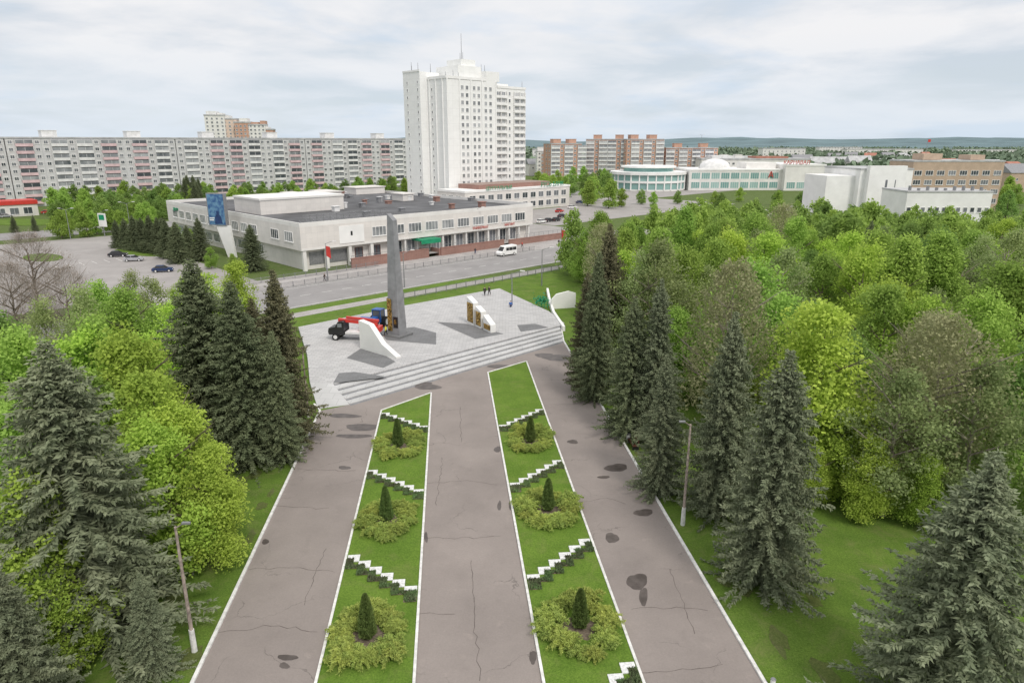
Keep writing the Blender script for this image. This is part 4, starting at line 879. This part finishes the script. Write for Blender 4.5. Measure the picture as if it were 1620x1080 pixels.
for u,v,m_,l,rz in ((187,406,m_darkc,'dark car parked highest up on the left parking',.25),(212,413,m_silver,'silver car parked beside the dark one on the left parking',.25),(258,430,m_navy,'navy blue car parked nearest the spruces on the left parking',.3),(10,344,m_silver,'silver car driving at the left edge on the far avenue',.7),(856,353,m_whiteb,'white car at the left end of the row right of the shopping centre',.9),(868,351,m_darkc,'dark car second in the row right of the shopping centre',.9),(880,350,m_black,'black car third in the row right of the shopping centre',.9),(889,344,m_darkc,'charcoal car fourth in the row right of the shopping centre',.9),(899,352,m_silver,'silver car at the right end of the row right of the shopping centre',.9),(885,336,m_red,'red car behind the row right of the shopping centre',.9),(905,330,m_whiteb,'white car on the far square below the mall trees',.5),(918,322,m_navy,'blue car on the far square left of the mall',.5),(935,318,m_whiteb,'white car on the far square beside the mall drum',.3),(950,313,m_darkc,'dark car on the far square near the mall entrance',.3),(912,340,m_silver,'silver car standing alone near the wood edge',.8),(75,338,m_red,'red car by the low shop at far left',.7),(958,306,m_whiteb,'pale car in front of the mall drum',.2),(930,308,m_darkc,'small dark car on the far side of the square left of the mall',.2),(900,312,m_silver,'small silver car below the trees beside the hotel annex',.8)):
    x,y=G(u,v); car(x,y,rz,m_,l,None,z=.035)
tx,ty=G(563,536,pz); tr=thing('crane_truck','black bonneted truck with red folded boom beside the white stele','truck',(tx,ty,pz),R(172))
MB().profile([(-3.6,.75),(3.4,.75),(3.4,1.0),(-3.6,1.0)],-.5,.5).build('chassis',m_black,tr)
MB().profile([(1.3,.8),(3.6,.8),(3.7,1.2),(3.6,1.75),(2.6,1.95),(2.2,2.7),(1.5,2.8),(1.3,2.7)],-1.05,1.05).build('cab',m_black,tr)
MB().box(1.6,2.25,-1.07,-1.052,1.95,2.5).box(1.6,2.25,1.052,1.07,1.95,2.5).build('cab_window',m_glassd,tr); MB().add([(2.64,-.9,1.97),(2.64,.9,1.97),(2.26,.85,2.66),(2.26,-.85,2.66)],[(0,1,2,3)]).build('windscreen',m_glass,tr)
MB().box(-3.7,1.1,-1.15,1.15,1.002,1.3).build('flatbed',m_lgrey,tr); MB().box(-2.2,-.8,-.6,.6,1.302,2.3).build('turret',m_red,tr)
b=MB(); b.profile([(-3.4,2.1),(2.4,2.6),(2.4,3.0),(-3.4,2.65)],-.25,.25); b.profile([(-3.6,2.7),(1.2,3.05),(1.2,3.35),(-3.6,3.0)],-.18,.18); b.build('boom',m_red,tr)
MB().box(-3.9,-2.7,-.8,.8,1.302,2.05).build('work_basket',m_red,tr)
for s in (-1,1): MB().box(3.62,3.72,s*.8-.14,s*.8+.14,1.2,1.45).build('headlight',m_whiteb,tr)
wheels(tr,[(2.6,.95),(2.6,-.95),(-1.9,.95),(-1.9,-.95),(-3.0,.95),(-3.0,-.95)],1.55,1.4)
tx,ty=G(597,517,pz); tc=thing('blue_tractor','blue wheeled tractor standing behind the white stele','tractor',(tx,ty,pz),R(-110))
MB().profile([(.2,.8),(2.2,.8),(2.25,1.3),(2.0,1.6),(.2,1.75)],-.42,.42).build('bonnet',m_blue,tc)
b=MB(); b.box(-1.2,.2,-.75,.75,2.65,2.78)
for x_ in (-1.15,.12):
    for y_ in (-.7,.7): b.box(x_-.05,x_+.05,y_-.05,y_+.05,1.0,2.649)
b.box(-1.2,.19,-.74,.74,.8,1.4); b.build('cab',m_blue,tc); MB().box(-1.12,.1,-.7,.7,1.402,2.645).build('cab_glass',m_glassd,tc)
wheels(tc,[(-.75,.9),(-.75,-.9)],2.5,1.6); wheels(tc,[(1.7,.8),(1.7,-.8)],1.6,1.5)
b=MB(); b.tube((.6,.7,1.0),(2.8,.7,1.9),.08,.08,5); b.tube((.6,-.7,1.0),(2.8,-.7,1.9),.08,.08,5); b.box(2.6,3.1,-1,1,1.6,2.2); b.build('loader',m_blue,tc)
# ---------------------------------------------------------------- people
def skin(name,verts,edges,rad,mat,parent):
    me=bpy.data.meshes.new(name); me.from_pydata(verts,edges,[]); o=bpy.data.objects.new('tmp',me); COL.objects.link(o)
    md=o.modifiers.new('s','SKIN')
    for i,r_ in enumerate(rad): me.skin_vertices[0].data[i].radius=(r_,r_)
    me.skin_vertices[0].data[0].use_root=True
    sb_=o.modifiers.new('u','SUBSURF'); sb_.levels=1; sb_.render_levels=1
    dg=bpy.context.evaluated_depsgraph_get(); m2=bpy.data.meshes.new_from_object(o.evaluated_get(dg)); bpy.data.objects.remove(o)
    m2.materials.clear(); m2.materials.append(mat)
    for p in m2.polygons: p.use_smooth=True
    return obj(name,m2,parent)
def person(u,v,rz,jm_,tm,label,z=0,stride=.22,hair=m_black):
    x,y=G(u,v,z); r=thing('person',label,'person',(x,y,z),rz); s=stride
    body=[(0,0,.95),(0,0,1.15),(0,.0,1.38),(0,.01,1.5),(0,.02,1.6),(0,.03,1.7),(-.19,0,1.42),(-.25,s*.5,1.15),(-.24,s*.9,.9),(-.24,s*1.0,.8),(.19,0,1.42),(.25,-s*.5,1.15),(.24,-s*.3,.9),(.24,-s*.25,.8),(-.1,0,.9),(-.1,-s*.4,.5),(-.1,-s*1.2,.09),(-.1,-s*1.2+.16,.05),(.1,0,.9),(.1,s*.9,.5),(.1,s*.9,.09),(.1,s*.9+.16,.05)]
    ed=[(0,1),(1,2),(2,3),(3,4),(4,5),(2,6),(6,7),(7,8),(8,9),(2,10),(10,11),(11,12),(12,13),(0,14),(14,15),(15,16),(16,17),(0,18),(18,19),(19,20),(20,21)]
    rd=[.13,.13,.14,.06,.1,.09,.06,.045,.035,.03,.06,.045,.035,.03,.09,.06,.045,.04,.09,.06,.045,.04]
    skin('body',body,ed,rd,m_skin,r)
    skin('jacket',[body[i] for i in (0,1,2,6,7,8,10,11,12)],[(0,1),(1,2),(2,3),(3,4),(4,5),(2,6),(6,7),(7,8)],[.17,.165,.175,.085,.07,.055,.085,.07,.055],jm_,r)
    skin('trousers',[body[i] for i in (0,14,15,16,18,19,20)],[(0,1),(1,2),(2,3),(0,4),(4,5),(5,6)],[.145,.11,.085,.065,.11,.085,.065],tm,r)
    skin('hair',[(0,.0,1.62),(0,0,1.72),(0,.03,1.76)],[(0,1),(1,2)],[.09,.1,.07],hair,r); return r
person(767,468,.4,m_black,m_black,'person in black standing left of a pair on the square',pz); person(774,467,-.5,m_darkc,m_black,'person in dark clothes standing right of a pair on the square',pz)
person(611,532,2.0,m_yel,m_darkc,'worker in a yellow vest standing beside the tractor and obelisk',pz); person(602,536,-1.2,m_navy,m_navy,'worker in navy clothes standing by the white stele',pz)
person(514,445,1.6,m_black,m_darkc,'person in black walking on the pavement near the left red flag',.11); person(826,392,-1.0,m_red,m_darkc,'person in red walking on the pavement right of the minivan',.11); person(752,402,1.2,m_darkc,m_navy,'person in grey walking on the pavement left of the minivan',.11); person(884,388,.8,m_darkc,m_black,'person in dark clothes near the right red flag',.11)
person(808,491,.3,m_blue,m_navy,'person in blue standing by the lawn edge of the square',0)
# ---------------------------------------------------------------- light, sky
EL,AZ=R(48),R(150)
sl_=bpy.data.lights.new('sun','SUN'); sl_.energy=1.8; sl_.angle=R(13); sl_.color=(1,.95,.88); so=bpy.data.objects.new('sun',sl_); COL.objects.link(so)
sdv=Vector((math.sin(AZ)*math.cos(EL),math.cos(AZ)*math.cos(EL),math.sin(EL))); so.rotation_euler=sdv.to_track_quat('Z','Y').to_euler()
w=bpy.data.worlds.new('World'); scn.world=w; w.use_nodes=True; nt=w.node_tree; nt.nodes.clear()
sky=nd(nt,'ShaderNodeTexSky',sky_type='NISHITA'); sky.sun_disc=False; sky.sun_elevation=EL; sky.sun_rotation=AZ; sky.air_density=1.2
bg1=nd(nt,'ShaderNodeBackground'); bg1.inputs[1].default_value=.12; nt.links.new(sky.outputs[0],bg1.inputs[0])
tc_=nd(nt,'ShaderNodeTexCoord'); sp=nd(nt,'ShaderNodeSeparateXYZ'); nt.links.new(tc_.outputs['Generated'],sp.inputs[0])
zz=mathn(nt,'ADD',mathn(nt,'MAXIMUM',sp.outputs[2],0.0),.16)
cx=nd(nt,'ShaderNodeCombineXYZ'); nt.links.new(mathn(nt,'DIVIDE',sp.outputs[0],zz),cx.inputs[0]); nt.links.new(mathn(nt,'DIVIDE',sp.outputs[1],zz),cx.inputs[1])
n1=noise(nt,1.0,9,cx.outputs[0],.56,.25); n2=noise(nt,.5,6,cx.outputs[0],.5); n3=noise(nt,.7,7,cx.outputs[0],.55,.2)
cl=mixc(nt,ramp(nt,n2,.38,.60),(.57,.62,.69),(.72,.745,.785)); cl=mixc(nt,ramp(nt,n1,.40,.60),cl,(.80,.80,.815))
cl=mixc(nt,mathn(nt,'MULTIPLY',ramp(nt,n3,.47,.37),.5),cl,(.50,.62,.77))
hz=ramp(nt,sp.outputs[2],.13,.0); cl=mixc(nt,mathn(nt,'MULTIPLY',hz,.6),cl,(.56,.67,.78))
up_=nd(nt,'ShaderNodeMapRange'); nt.links.new(sp.outputs[2],up_.inputs[0]); up_.inputs[1].default_value=.25; up_.inputs[2].default_value=.9; up_.inputs[3].default_value=1.12; up_.inputs[4].default_value=1.65
bg2=nd(nt,'ShaderNodeBackground'); nt.links.new(up_.outputs[0],bg2.inputs[1])
dk_=ramp(nt,sp.outputs[2],.4,.75); cl=mixc(nt,dk_,cl,(.74,.735,.73)); nt.links.new(cl,bg2.inputs[0])
mx_=nd(nt,'ShaderNodeMixShader'); mm=mathn(nt,'ADD',mathn(nt,'MULTIPLY',ramp(nt,n1,.34,.52),.14),.85); nt.links.new(mm,mx_.inputs[0])
nt.links.new(bg1.outputs[0],mx_.inputs[1]); nt.links.new(bg2.outputs[0],mx_.inputs[2])
wo=nd(nt,'ShaderNodeOutputWorld'); nt.links.new(mx_.outputs[0],wo.inputs[0])
